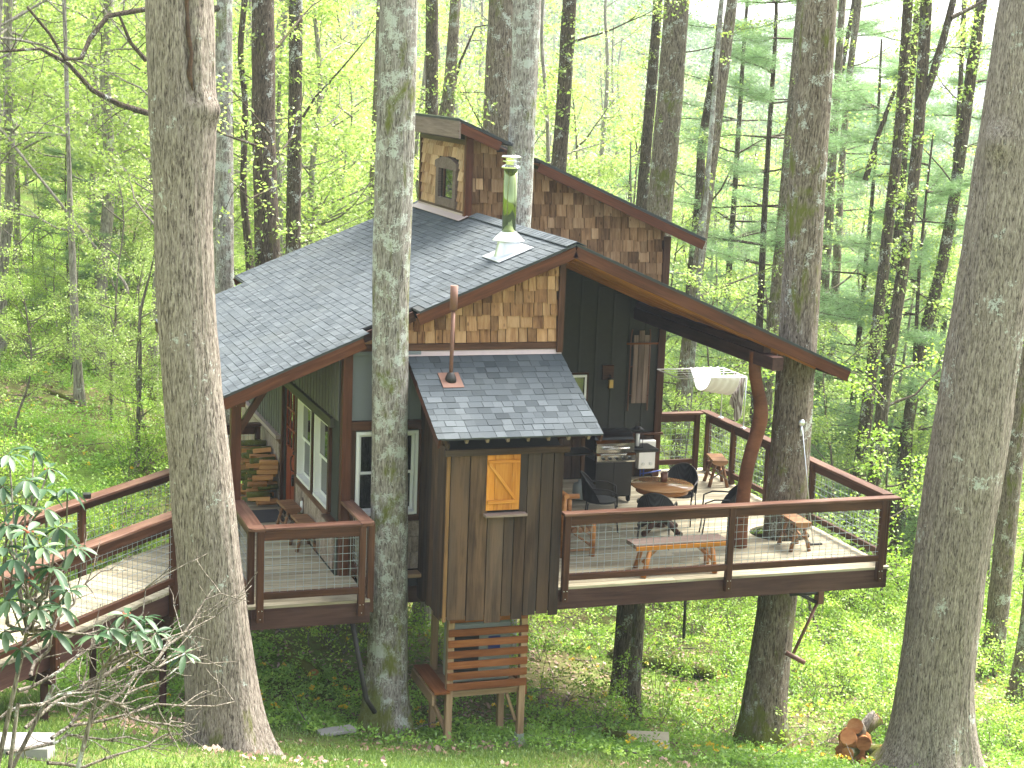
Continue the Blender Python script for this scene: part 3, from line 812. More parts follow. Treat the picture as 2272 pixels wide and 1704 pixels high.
# ---------------------------------------------------------------- the wood beyond: six kinds of tall stem, copied
def forest_kind(i, H=17, r=.11, nl=34, leaves=8200, ls=.10, bare=.25, mat=M_BARK_E, lmat=M_LIME, spread=(1.2, 3.4)):
    rng = np.random.default_rng(200 + i)
    root = thing('slender_tree', 'slender forest tree of the wood', 'tree', (0, 0, -500))
    n = 9
    P = np.stack([np.cumsum(rng.normal(0, .16, n)), np.cumsum(rng.normal(0, .16, n)), np.linspace(-.6, H, n)], -1); P[:2, :2] = 0
    V, F = trunk_np(P, np.linspace(r * 1.15, r * .35, n), 12, .5, .01, i, .2)
    pp, tips = limb_set(rng, P, nl, spread, (.032, .006), (H * bare, H * .98), 3, (.15, .9), .3, 2.2)
    V2, F2 = tubes_np(pp, 4)
    M0 = wm(root)
    obj('trunk', np_mesh('trunk', *join_np((V, F), (V2, F2)), mat, True), None, root, M0)
    pts = clumps(tips, max(1, leaves // len(tips)), .42, rng, .6)
    obj('crown', leaf_mesh('crown', pts, ls, lmat, rng), None, root, M0)
    return root
KINDS = [forest_kind(0), forest_kind(1, 19, .14, 26, 6500), forest_kind(2, 14, .08, 32, 8600, .10), forest_kind(3, 20, .17, 20, 3600, bare=.4, mat=M_BARK_C),
         forest_kind(4, 9, .05, 28, 6000, .095, .15, M_TWIG, spread=(.8, 2.2)), forest_kind(5, 6, .035, 20, 2800, .085, .12, M_TWIG, M_LEAF, spread=(.6, 1.7))]
kind_label = ['slender grey forest tree in thin lime leaf beyond the cabin', 'tall straight forest tree with a sparse lime crown beyond the cabin',
              'slight forest tree thick with lime leaves beyond the cabin', 'stout brown forest tree with a high thin crown beyond the cabin',
              'small understory tree in bright lime leaf beyond the cabin', 'young green leaved sapling in the woods beyond the cabin']
kind_name = ['slender_tree', 'tall_tree', 'slight_tree', 'stout_tree', 'understory_tree', 'sapling']
kind_group = ['slender grey trees of the wood', 'tall straight trees of the wood', 'slight lime trees of the wood', 'stout brown trees of the wood', 'small understory trees', 'green saplings in the wood']
_first = [True] * 6
NTREE = 0
def plant(k, a, b, s, rz, tilt=0):
    global NTREE
    x, y = XY(a, b); z = gz(x, y)
    M = Matrix.Translation((x, y, z)) @ Matrix.Rotation(tilt, 4, 'X') @ Matrix.Rotation(rz, 4, 'Z') @ Matrix.Scale(s, 4)
    if _first[k]:
        o = KINDS[k]; _first[k] = False; o.matrix_basis = M
    else: o = copy_tree(KINDS[k], M, kind_label[k])
    o.name = kind_name[k]; o['label'] = kind_label[k]; o['group'] = kind_group[k]; NTREE += 1
    return o
rngp = np.random.default_rng(77)
placed = []
def try_plant(k, a, b, s, dmin):
    if any((a - p) ** 2 + (b - q) ** 2 < dmin * dmin for p, q in placed): return False
    x, y = XY(a, b)
    if -6.5 < x < 7.5 and -3 < y < 10.5: return False
    placed.append((a, b)); plant(k, a, b, s, rngp.uniform(0, 6.28), rngp.normal(0, .03)); return True
# left bank: many thin stems
cnt = 0
while cnt < 84:
    a = rngp.uniform(40, 104) if rngp.random() < .8 else rngp.uniform(34, 44); u = rngp.uniform(-.40, -.10)
    if try_plant(int(rngp.choice([0, 0, 1, 2, 2, 4, 4])), a, u * a, rngp.uniform(.8, 1.15), 1.3): cnt += 1
# behind the roof, and right side
cnt = 0
while cnt < 125:
    a = rngp.uniform(40, 120); u = rngp.uniform(-.12, .40)
    kk = int(rngp.choice([0, 1, 2, 2, 2, 4, 4, 4, 5])); sc_ = rngp.uniform(.75, 1.15)
    if u > .06: kk = int(rngp.choice([2, 4, 4, 4, 5, 5])); sc_ = rngp.uniform(.6, .95) if kk == 2 else rngp.uniform(.9, 1.3)
    if try_plant(kk, a, u * a, sc_, 1.8): cnt += 1
cnt = 0
while cnt < 26:     # brushy young growth on the left bank
    a = rngp.uniform(31, 48); u = rngp.uniform(-.36, -.16)
    if try_plant(int(rngp.choice([4, 4, 4, 5])), a, u * a, rngp.uniform(.25, .55), 1.0): cnt += 1
# low saplings near: around and below the deck
for (px, py, a, k, s) in [(1240, 1500, 33, 5, .8), (1330, 1450, 36, 5, .9), (1480, 1470, 34, 5, .8), (1560, 1500, 36, 4, .75), (1830, 1480, 33, 5, .9), (1780, 1500, 37, 4, .7),
                          (1960, 1480, 36, 5, 1.), (1900, 1450, 42, 4, .9), (2230, 1500, 36, 5, .9), (1620, 1450, 41, 4, .8), (1120, 1450, 34, 5, .55), (2140, 1500, 40, 4, .9),
                          (700, 1420, 31, 5, .45), (120, 950, 37, 5, .5), (60, 880, 40, 5, .6), (255, 850, 40, 4, .6), (1700, 1400, 46, 4, 1.0), (1480, 1300, 44, 4, .9), (1500, 1300, 52, 4, 1.1)]:
    p = W(px, py, a); aa, bb = AB(p[0], p[1]); plant(k, aa, bb, s, rngp.uniform(0, 6))

# ---------------------------------------------------------------- pines with feathery blue-green tiers
def pine_kind(i, H=15, r=.13, z0=2.0, nwh=17, L0=3.4):
    rng = np.random.default_rng(400 + i)
    root = thing('pine_tree', 'white pine', 'pine tree', (0, 0, -500)); M0 = wm(root)
    P = np.stack([np.cumsum(rng.normal(0, .05, 8)), np.cumsum(rng.normal(0, .05, 8)), np.linspace(-.5, H, 8)], -1)
    V, F = trunk_np(P, np.linspace(r, r * .25, 8), 14, .4, .008, i, .1)
    paths = []; C = []
    for w in range(nwh):
        z = z0 + (H - z0) * (w + rng.uniform(-.25, .25)) / nwh
        L = L0 * (1 - .6 * w / nwh)
        for q in range(int(rng.integers(3, 6))):
            th = rng.uniform(0, 2 * PI)
            p = (np.interp(z, P[:, 2], P[:, 0]), np.interp(z, P[:, 2], P[:, 1]), z)
            Q, rr = wander(rng, p, (math.cos(th), math.sin(th), rng.uniform(-.05, .25)), L * rng.uniform(.6, 1.1), 8, .028, .006, .14, .01)
            paths.append((Q, rr))
            for k in range(3, 9):
                for sdn in (-1, 1):
                    th2 = th + sdn * rng.uniform(.5, 1.1); l2 = (.25 + .5 * (1 - abs(k - 5) / 6)) * L / 3.4 * rng.uniform(.6, 1.2)
                    S2, r2 = wander(rng, Q[k], (math.cos(th2), math.sin(th2), .1), l2, 3, .007, .003, .2)
                    paths.append((S2, r2)); C += [S2[1], S2[2], S2[3]]
                C.append(Q[k])
    V2, F2 = tubes_np(paths, 3)
    obj('trunk', np_mesh('trunk', *join_np((V, F), (V2, F2)), M_BARK_D, True), None, root, M0)
    C = np.array(C); n = 24
    Pn = np.repeat(C, n, 0) + rng.normal(0, .075, (len(C) * n, 3)); ax = rng.normal(0, 1, (len(Pn), 3)); ax[:, 2] = ax[:, 2] * .45 + .25
    obj('crown', leaf_mesh('crown', Pn, .15, M_NEEDLE, rng, aspect=.06, axis=ax, flatness=.2), None, root, M0)
    return root
PK = [pine_kind(0), pine_kind(1, 12, .10, 1.0, 15, 2.8)]
pine_spots = [(1690, 700, 41, 0, 1.0, 'white pine with wide soft tiers just behind the deck tree'),
              (1900, 900, 43, 1, 1.15, 'blue green pine filling the gap right of the deck corner'),
              (1620, 500, 46, 0, 1.05, 'tall pine behind the crooked bare trunk beside the shed roof'),
              (2005, 1100, 40, 1, .95, 'low dense pine behind the front right deck corner'),
              (1840, 500, 52, 0, 1.1, 'tall hazy pine right of the deck tree under the white sky'),
              (2080, 800, 45, 0, 1.0, 'pine between the leafy dark trunk and the massive right trunk'),
              (1390, 400, 62, 1, .9, 'small young pine standing above the shed roof slope'),
              (150, 740, 38, 1, .42, 'bushy young pine on the left slope beyond the ramp'),
              (235, 765, 39, 1, .34, 'smaller young pine right of the bushy one on the left slope'),
              (1960, 500, 62, 0, 1.15, 'farthest pine seen between the three dark trunks')]
for i, (px, py, a, k, s, lab) in enumerate(pine_spots):
    p = W(px, py, a); z = gz(p[0], p[1])
    M = Matrix.Translation((p[0], p[1], z)) @ Matrix.Rotation(i * 1.7, 4, 'Z') @ Matrix.Scale(s, 4)
    if i in (0, 1): o = PK[k]; o.matrix_basis = M
    else: o = copy_tree(PK[k], M, lab)
    o['label'] = lab; o['group'] = 'pines beyond the deck' if px > 1000 else 'young pines on the left slope'
# ---------------------------------------------------------------- far wooded hillsides: one mass
def far_woods():
    rng = np.random.default_rng(31)
    n = 9000
    a = 95 + (430 - 95) * rng.random(n) ** .75; u = rng.uniform(-.44, .44, n); b = u * a
    g = ground_ab(a, b)
    h = rng.uniform(6, 13, n)
    X = CAM[0] + a * FH[0] + b * RH[0]; Y = CAM[1] + a * FH[1] + b * RH[1]
    C = np.stack([X, Y, g + h * .65], -1)
    m = 34
    r = rng.uniform(1.6, 3.2, n)
    P = clumps(C, m, r, rng, 1.25)
    sz = np.repeat(.16 + a / 430 * .55, m)
    tone = np.clip(np.repeat(rng.beta(2, 2, n), m) + rng.normal(0, .15, n * m), 0, 1)
    o = obj('forest', leaf_mesh('forest', P, sz, M_FAR, rng, tone, aspect=.9)); tag(o, 'hazy lime green spring woods covering the far hillsides', 'forest', kind='stuff')
    paths = []
    for i in range(0, n, 4):
        if a[i] > 240: continue
        p = np.array([X[i], Y[i], g[i] - .5]); t = p + np.array([rng.normal(0, .4), rng.normal(0, .4), h[i] * 1.25])
        paths.append((np.array([p, (p + t) / 2, t]), np.array([.13, .1, .04])))
    V, F = tubes_np(paths, 3)
    o = obj('distant_trunks', np_mesh('distant_trunks', V, F, M_BARK_E, True)); tag(o, 'thin pale trunks of the far hillside woods', 'forest', kind='stuff')
far_woods()
# ================================================================ decks, ramp and railings
TREE_D = W(1737, 1180, 25.9)
def clip_poly(poly, nx, ny, c):
    """keep the part of a 2d polygon where nx*x + ny*y <= c"""
    out = []
    for i in range(len(poly)):
        p, q = poly[i], poly[(i + 1) % len(poly)]
        dp = nx * p[0] + ny * p[1] - c; dq = nx * q[0] + ny * q[1] - c
        if dp <= 0: out.append(p)
        if dp * dq < 0:
            t = dp / (dp - dq); out.append((p[0] + t * (q[0] - p[0]), p[1] + t * (q[1] - p[1])))
    return out
def plank_poly(poly, z0, z1, ang, parent, mat=M_DECK):
    """a flat plank with outline poly (world x, y); grain along ang"""
    cx = sum(p[0] for p in poly) / len(poly); cy = sum(p[1] for p in poly) / len(poly)
    M = Matrix.Translation((cx, cy, 0)) @ Matrix.Rotation(ang, 4, 'Z'); Mi = M.inverted()
    mb = MB(); mb.prism([Mi @ Vector((p[0], p[1], z0)) for p in poly], (0, 0, z1 - z0))
    return mb.build('plank', mat, parent, M, local=True)
deck = thing('deck', 'broad deck of weathered boards on the right with a tree through it', 'deck', (2.5, 3.1, 0))
hx, hy, hr = float(TREE_D[0]) - .05, float(TREE_D[1]) + .02, .46
y = 0.0; pw = .136; gap = .009; k = 0
while y < 6.32:
    x0, x1 = (-.14, 5.05); y1 = y + pw
    if y > 1.1: x0 = .26
    if y > 5.8: x0 = 3.9 if y > 5.93 else .26
    zt = random.uniform(-.0015, .0015); segs = []
    if y < hy + hr and y1 > hy - hr:
        ys = [y + (y1 - y) * i / 4 for i in range(5)]
        dx = [math.sqrt(max(0, hr * hr - (yy - hy) ** 2)) for yy in ys]
        segs.append([(x0, y)] + [(hx - d, yy) for d, yy in zip(dx, ys)] + [(x0, y1)])
        segs.append([(hx + d, yy) for d, yy in zip(dx, ys)][::-1] + [(x1, y), (x1, y1)])
    else:
        c = x0 + (x1 - x0) * [.4, .62, .5, .33][k % 4] + (0 if k else -.26)
        segs = [[(x0, y), (c - .002, y), (c - .002, y1), (x0, y1)], [(c + .002, y), (x1, y), (x1, y1), (c + .002, y1)]]
    for s_ in segs: plank_poly(s_, -.035 + zt, zt, 0, deck)
    y += pw + gap; k += 1
beam('front_beam', (-.14, .022, -.175), (5.01, .022, -.175), .04, .275, M_DARKBEAM, deck, ch=.003)
beam('side_beam', (4.99, .045, -.175), (4.99, 6.28, -.175), .04, .275, M_DARKBEAM, deck, ch=.003)
beam('back_beam', (3.95, 6.27, -.175), (4.97, 6.27, -.175), .04, .275, M_DARKBEAM, deck, ch=.003)
for i in range(12): beam('joist', (.2 + i * .41, .05, -.15), (.2 + i * .41, 6.2, -.15), .04, .22, M_DARKBEAM, deck, ch=.003) if abs(.2 + i * .41 - hx) > .45 else None
for yy in (1.2, 3.3, 5.4): beam('girder', (-.3, yy, -.40), (4.9, yy, -.40), .12, .26, M_DARKBEAM, deck) if yy != 3.3 else beam('girder', (-.3, 2.9, -.40), (4.9, 2.9, -.40), .12, .26, M_DARKBEAM, deck)

porch = thing('porch_deck', 'narrow porch deck of pale boards along the cabin entrance on the left', 'deck', (-3.6, 3, 0))
y = .0; k = 0
while y < 6.45:
    x1 = -2.69 if y + pw < 1.2 else -2.9
    zt = random.uniform(-.0015, .0015)
    plank_poly([(-4.29, y), (x1, y), (x1, y + pw), (-4.29, y + pw)], -.035 + zt, zt, 0, porch)
    y += pw + gap
beam('front_beam', (-4.25, .022, -.175), (-2.73, .022, -.175), .04, .275, M_DARKBEAM, porch, ch=.003)
beam('side_beam', (-2.71, .0, -.175), (-2.71, 1.2, -.175), .04, .275, M_DARKBEAM, porch, ch=.003)
beam('side_beam', (-4.25, .045, -.175), (-4.25, 6.4, -.175), .04, .275, M_DARKBEAM, porch, ch=.003)
for i in range(15): beam('joist', (-4.2, .35 + i * .41, -.15), (-2.92, .35 + i * .41, -.15), .04, .22, M_DARKBEAM, porch, ch=.003)

RD = Vector((-.680, -.733, 0)); RN = Vector((-.733, .680, 0)); RS = Vector((-4.29, 1.81, 0))
ramp = thing('boardwalk', 'boardwalk bridge of pale boards leading from the porch to the left bank', 'boardwalk', (-7, -1, 0))
t = -1.5
while t < 8.4:
    c = [RS + RD * t, RS + RD * (t + pw), RS + RD * (t + pw) + RN * 1.38, RS + RD * t + RN * 1.38]
    off = random.uniform(-.012, .012)
    c = [(p + RN * off) for p in c]
    poly = clip_poly([(p.x, p.y) for p in c], 1, 0, -4.296)
    if len(poly) >= 3:
        zt = random.uniform(-.002, .002) + .002
        plank_poly(poly, -.035 + zt, zt, math.atan2(RN.y, RN.x), ramp)
    t += pw + gap
for s_ in (.03, .68, 1.35):
    p0 = RS + RN * s_ + RD * (.05 if s_ < .5 else (-.9 if s_ < 1 else -1.45)); p1 = RS + RN * s_ + RD * 8.3
    beam('side_beam', (p0.x, p0.y, -.175), (p1.x, p1.y, -.175), .04, .275, M_DARKBEAM, ramp, ch=.003)
for t in (1.26, 3.66, 6.05):
    p0 = RS + RD * t - RN * .02; p1 = RS + RD * t + RN * 1.4
    beam('cross_beam', (p0.x, p0.y, -.42), (p1.x, p1.y, -.42), .09, .18, M_DARKBEAM, ramp)
    for s_ in (.12, 1.25):
        p = RS + RD * t + RN * s_; beam('leg', (p.x, p.y, -.35), (p.x, p.y, gz(p.x, p.y) - .3), .09, .09, M_DARKBEAM, ramp)

def wires(P0, P1, z0, z1, off, parent):
    """welded wire panel, four inch squares"""
    P0 = Vector(P0); P1 = Vector(P1); d = (P1 - P0); L = d.length; d /= L; mb = MB(); s = .1016; r = .0023
    o = d.cross(Vector((0, 0, 1))) * off
    n = int(L / s); st = (L - n * s) / 2
    for i in range(n + 1):
        p = P0 + d * (st + i * s) + o
        mb.bar((p.x, p.y, z0), (p.x, p.y, z1), r * 2, r * 2, up=(1, 0, 0))
    z = z1 - .03
    while z > z0:
        a = P0 + o * 1.0; b = P1 + o * 1.0
        mb.bar((a.x, a.y, z), (b.x, b.y, z), r * 2, r * 2); z -= s
    return mb.build('wire_mesh', M_WIRE, parent)
def railing(name, label, P0, P1, posts, outward, group=None, cap=(0., 0.), capw=.14, mat=M_STAIN, capmat=M_CAP, post_out=True, low=-.19, capoff=.02, endposts=True, mesh_up=.9, cap_in=True):
    """a rail from P0 to P1 (deck edge line); outward: unit vector away from the deck"""
    P0 = Vector((*P0, 0)); P1 = Vector((*P1, 0)); o = Vector((*outward, 0)); d = (P1 - P0).normalized(); L = (P1 - P0).length
    root = thing(name, label, 'railing', (P0 + P1) / 2, 0, group)
    po = .045 if post_out else -.055
    for t in posts:
        p = P0 + d * t + o * po
        b = beam('post', (p.x, p.y, low if post_out else 0.002), (p.x, p.y, 1.008), .088, .088, mat, root, up=tuple(d), ch=.006)
        if post_out:
            for (dx, dz) in ((-.022, .155), (.022, .155), (0, .045)):
                q = p + d * dx + o * .046
                sb = MB(); sb.tube([(q.x - o.x * .004, q.y - o.y * .004, low + dz), (q.x + o.x * .004, q.y + o.y * .004, low + dz)], .006, 8)
                sb.build('screw', M_GALV, b)
    for i in range(len(posts) - 1):
        a = P0 + d * (posts[i] + .046) + o * (po + .01); b = P0 + d * (posts[i + 1] - .046) + o * (po + .01)
        beam('upper_rail', (a.x, a.y, .945), (b.x, b.y, .945), .04, .125, mat, root)
        beam('lower_rail', (a.x, a.y, .155), (b.x, b.y, .155), .06, .088, mat, root)
        wires((a.x, a.y, 0), (b.x, b.y, 0), .19, .89, 0., root)
    a = P0 - d * cap[0] + o * capoff; b = P1 + d * cap[1] + o * capoff
    beam('cap', (a.x, a.y, 1.03), (b.x, b.y, 1.03), capw, .04, capmat, root, ch=.006)
    return root
railing('railing', 'long front railing of the broad deck with two wire mesh bays', (-.06, 0), (5.05, 0), [.06, 2.50, 4.91], (0, -1), cap=(0, .04), capw=.16, capoff=.03)
railing('railing', 'right side railing of the broad deck passing behind the tree', (5.05, .12), (5.05, 6.2), [0, 2.2, 3.7, 5.0, 6.02], (1, 0), post_out=False, cap=(-.0, .2), capw=.17, capoff=-.03)
railing('railing', 'short back railing of the broad deck beside the dark cabin wall', (3.98, 6.3), (4.88, 6.3), [.06, .84], (0, 1), post_out=False, cap=(0, .02), capw=.16, capoff=-.05)
r_ = railing('railing', 'front railing of the small porch deck with rounded cap ends', (-4.21, 0), (-2.75, 0), [.06, 1.385], (0, -1), cap=(-.12, -.1), capw=.18, capoff=.0)
def corner_cap(cx, cy, sx, parent, w=.18):
    """the cap's rounded outer corner"""
    mb = MB(); poly = []
    r = .10
    # square from (cx,cy) inner corner outward, outer corner rounded
    X1 = cx + sx * w; Y1 = cy - w
    poly = [(cx, cy, 1.012), (cx, Y1, 1.012)]
    for i in range(7):
        a = PI / 2 * i / 6
        poly.append((X1 - sx * r + sx * r * math.sin(a), Y1 + r - r * math.cos(a), 1.012))
    poly.append((X1, cy, 1.012))
    mb.prism(poly, (0, 0, .038)); mb.build('cap_corner', M_CAP, parent)
corner_cap(-4.10, .09, -1, r_, .20); corner_cap(-2.84, .09, 1, r_, .18)
r2_ = railing('railing', 'left side railing of the small porch deck ending at the porch post', (-4.19, .09), (-4.19, 1.42), [.06, 1.27], (-1, 0), post_out=True, cap=(0, .0), capw=.20, capoff=.01, low=-.05)
railing('railing', 'right side railing of the small porch deck joining the cabin corner', (-2.72, .09), (-2.72, 1.2), [.0, 1.05], (1, 0), post_out=True, cap=(-0.0, -.02), capw=.18, capoff=-.03, low=-.19)
railing('railing', 'far porch railing behind the stacked firewood', (-4.25, 6.38), (-2.93, 6.38), [.05, 1.25], (0, 1), post_out=False, capw=.16)
railing('railing', 'left side railing of the porch behind the boardwalk entrance', (-4.25, 3.95), (-4.25, 6.3), [.05, 2.3], (-1, 0), post_out=False, capw=.16)
pn = lambda t, s_: tuple((RS + RD * t + RN * s_)[:2])
railing('railing', 'near railing of the boardwalk behind the thick scarred trunk', pn(.0, 0), pn(8.4, 0), [1.26, 3.66, 6.05, 8.3], (-RN.x, -RN.y), low=-.33, cap=(-.3, 0), capw=.19, capmat=M_CAP)
railing('railing', 'far railing of the boardwalk', pn(-1.35, 1.38), pn(8.4, 1.38), [.1, 2.6, 5.0, 7.4, 9.65], (RN.x, RN.y), low=-.33, cap=(0, 0), capw=.19)

# ================================================================ the cabin
cab = thing('cabin', 'cedar shingled treehouse cabin with grey shingle roofs among tall trunks', 'cabin', (0, 4, 0))
PIT = 5 / 12.
def zroof(x): return 4.575 - PIT * abs(x - .33)
def zshed(x): return 5.477 - .4167 * (x - 1.322)
XL, YF, YB = -2.85, 1.235, 5.94
# ---- shingle walls
def shingle_wall(name, holder_mb, x_lo, x_hi, z_lo, z_hi, frame, inside, mat, expo=.185, wr=(.09, .20), seed=1):
    """frame(u, z, d) -> world point; inside(u0, u1, ztop)->clipped top z or None; each shingle a piece of its wall"""
    rng = random.Random(seed)
    wall = holder_mb
    z = z_lo; row = 0
    while z < z_hi:
        u = x_lo - rng.uniform(0, .1)
        while u < x_hi:
            w = rng.uniform(*wr); u0 = max(u, x_lo); u1 = min(u + w - .011, x_hi)
            zb = z + rng.choice([-.022, 0, .0, .018, .0]) * (1 if row else 0); zt = z + expo + .035
            if u1 - u0 > .03:
                r = inside(u0, u1, zb, zt)
                if r is not None:
                    (u0_, u1_, zb_, ztl, ztr) = r
                    tb, tt = .030 + rng.uniform(0, .012), .007
                    o = (Vector(frame((u0_ + u1_) / 2, zb_, 0)))
                    # local axes: X up the shingle, Y across, Z outward
                    ex = Vector(frame(0, 1, 0)) - Vector(frame(0, 0, 0)); ey = Vector(frame(1, 0, 0)) - Vector(frame(0, 0, 0)); ez = Vector(frame(0, 0, 1)) - Vector(frame(0, 0, 0))
                    M = Matrix(((ex.x, ey.x, ez.x, o.x), (ex.y, ey.y, ez.y, o.y), (ex.z, ey.z, ez.z, o.z), (0, 0, 0, 1)))
                    hw = (u1_ - u0_) / 2
                    vs = [(0, -hw, .0), (0, hw, .0), (ztr - zb_, hw, 0), (ztl - zb_, -hw, 0), (0, -hw, tb), (0, hw, tb), (ztr - zb_, hw, tt), (ztl - zb_, -hw, tt)]
                    me = bpy.data.meshes.new('shingle'); me.from_pydata([(p[0], p[1], p[2]) for p in vs], [], [(0, 3, 2, 1), (4, 5, 6, 7), (0, 1, 5, 4), (1, 2, 6, 5), (2, 3, 7, 6), (3, 0, 4, 7)])
                    obj('shingle', me, mat, wall, M)
            u += w
        z += expo; row += 1

def wall_slab(name, poly, ex, mat, parent=cab):
    mb = MB(); mb.prism(poly, ex); return mb.build(name, mat, parent)
# front wall around the front window
fw = wall_slab('front_wall', [(XL + .02, YF, -.30), (XL + .02, YF, .80), (.25, YF, .80), (.25, YF, -.30)], (0, .12, 0), M_SHADE)
mb = MB()
mb.prism([(XL + .02, YF, .802), (-2.62, YF, .802), (-2.62, YF, 1.975), (XL + .02, YF, 1.975)], (0, .12, 0))
mb.prism([(-1.745, YF, .802), (.25, YF, .802), (.25, YF, 1.975), (-1.745, YF, 1.975)], (0, .12, 0))
mb.prism([(XL + .02, YF, 1.977), (.25, YF, 1.977), (.25, YF, zroof(.25) - .2), (XL + .02, YF, zroof(XL) - .2)], (0, .12, 0))
mb.build('front_wall', M_SIDINGD, cab)
# gable of cedar shingles
gw = wall_slab('gable_wall', [(XL + .12, YF - .012, 3.17), (.20, YF - .012, 3.17), (.20, YF - .012, zroof(.2) - .19), (XL + .12, YF - .012, 3.171)], (0, .01, 0), M_SHADE)
def ins_gable(u0, u1, zb, zt):
    top = lambda x: zroof(x) - .16
    if top(u0) < zb + .03: 
        if top(u1) < zb + .05: return None
        u0 = .33 - (4.575 - .16 - zb - .03) / PIT
    return (u0, u1, zb, min(zt, top(u0)), min(zt, top(u1)))
shingle_wall('gable', gw, XL + .14, .195, 3.18, 4.5, lambda u, z, d: (u, YF - .013 - d, z), ins_gable, M_CEDAR, .182, seed=3)
beam('gable_board', (XL + .12, YF - .022, 3.125), (.20, YF - .022, 3.125), .045, .095, M_STAIN, cab)
beam('corner_post', (.245, YF - .03, 3.03), (.245, YF - .03, zroof(.245) - .17), .09, .085, M_STAIN, cab)
mb = MB(); mb.prism([(-1.93, YF - .05, 3.005), (.28, YF - .05, 3.005), (.28, YF - .02, 3.075), (-1.93, YF - .02, 3.075)], (0, .015, 0)); mb.build('flashing', M_FLASH, cab)
# grey panel with trim left of the notch tree
wall_slab('painted_panel', [(-2.69, YF - .012, 2.13), (-1.72, YF - .012, 2.13), (-1.72, YF - .012, 3.07), (-2.69, YF - .012, 3.07)], (0, .010, 0), M_PANEL)
beam('batten', (-1.86, YF - .024, 2.13), (-1.86, YF - .024, 3.07), .02, .05, M_PANEL, cab, up=(1, 0, 0))
beam('panel_trim', (-2.69, YF - .03, 3.05), (-1.75, YF - .03, 3.05), .03, .05, M_PANEL, cab)
beam('window_head', (-2.70, YF - .03, 2.06), (-1.72, YF - .03, 2.06), .055, .12, M_STAIN, cab)
beam('window_apron', (-2.70, YF - .025, .755), (-1.72, YF - .025, .755), .05, .09, M_STAIN, cab)
for x in (-2.665, -1.715): beam('window_trim', (x, YF - .02, .80), (x, YF - .02, 2.0), .035, .065, M_STAIN, cab, up=(1, 0, 0))
for (z0, z1) in ((.02, .25), (.26, .47), (.48, .70)):
    x = -2.68
    while x < -1.75:
        w = random.uniform(.16, .26); mb = MB(); mb.box((x + w / 2 - .004, YF - .018, (z0 + z1) / 2), (w - .008, .03, z1 - z0), ch=0); mb.build('bark_shingle', M_STONE, cab); x += w
beam('wood_slab', (-2.6, 1.08, -.02), (-1.72, 1.08, -.02), .22, .05, M_PTWOOD, cab)
# corner post of the cabin
beam('corner_post', (-2.775, YF - .045, -.3), (-2.775, YF - .045, zroof(-2.775) - .17), .15, .13, M_STAIN2, cab, up=(1, 0, 0))
# side wall on the porch, openings for the door and two windows
def side_piece(y0, y1, z0, z1, mat, name='side_wall'):
    mb = MB(); mb.prism([(XL, y0, z0), (XL, y1, z0), (XL, y1, z1), (XL, y0, z1)], (.12, 0, 0)); return mb.build(name, mat, cab)
ZS = zroof(XL) - .14
for (y0, y1, z0, z1) in [(YF + .01, 1.72, -.3, ZS), (2.66, 2.86, .77, 1.98), (3.80, 4.0, -.3, ZS), (4.86, 8.5, -.3, ZS), (1.722, 3.798, -.3, .77), (1.722, 3.798, 1.982, ZS), (4.002, 4.858, 2.05, ZS)]:
    side_piece(y0, y1, z0, z1, M_SIDINGD if z0 < .5 else M_SIDING)
# vertical battens and boards of the upper side wall
y = 1.36; i = 0
while y < 8.4:
    z0 = 2.12 if y < 5.0 else 1.12
    beam('siding_board', (XL - .010, y + .0, z0), (XL - .010, y, ZS), .17, .018, M_SIDING, cab, up=(1, 0, 0), ch=.002)
    beam('batten', (XL - .026, y + .095, z0), (XL - .026, y + .095, ZS), .035, .014, M_SIDINGD if i % 1 else M_SIDING, cab, up=(1, 0, 0), ch=.002)
    y += .19; i += 1
beam('drip_band', (XL - .045, 5.1, 1.08), (XL - .045, 8.4, 1.08), .10, .06, M_FLASH, cab)
beam('belt_board', (XL - .02, 5.1, 1.015), (XL - .02, 8.4, 1.015), .035, .07, M_CAP, cab)
# bark wainscot
for (y0, y1, zt) in ((1.36, 1.70, .68), (1.72, 3.86, .66), (5.12, 8.4, .98)):
    yy = y0; 
    while yy < y1 - .05:
        w = min(random.uniform(.5, .9), y1 - yy); mb = MB()
        n = 7; vs = []; 
        mb.box((XL - .022, yy + w / 2, zt / 2 + .01), (.035, w - .006, zt - .02)); mb.build('bark_slab', M_STONE, cab); yy += w
beam('belt_board', (XL - .025, 1.70, .715), (XL - .025, 3.86, .715), .05, .095, M_CAP, cab)
beam('corner_trim', (XL - .03, 1.33, .70), (XL - .03, 1.75, .70), .16, .04, M_STAIN, cab)
beam('head_board', (XL - .035, 1.5, 2.045), (XL - .035, 4.95, 2.045), .06, .13, wood('dark_green_grey_trim', (.028, .027, .02), (.055, .052, .038), (.09, .085, .065), .6), cab)
for yy in (1.70, 2.76, 3.87, 4.93): beam('door_trim' if yy > 3.8 else 'window_trim', (XL - .02, yy, .76 if yy < 3.8 else 0), (XL - .02, yy, 1.98), .09, .05, M_STAIN, cab, up=(1, 0, 0))
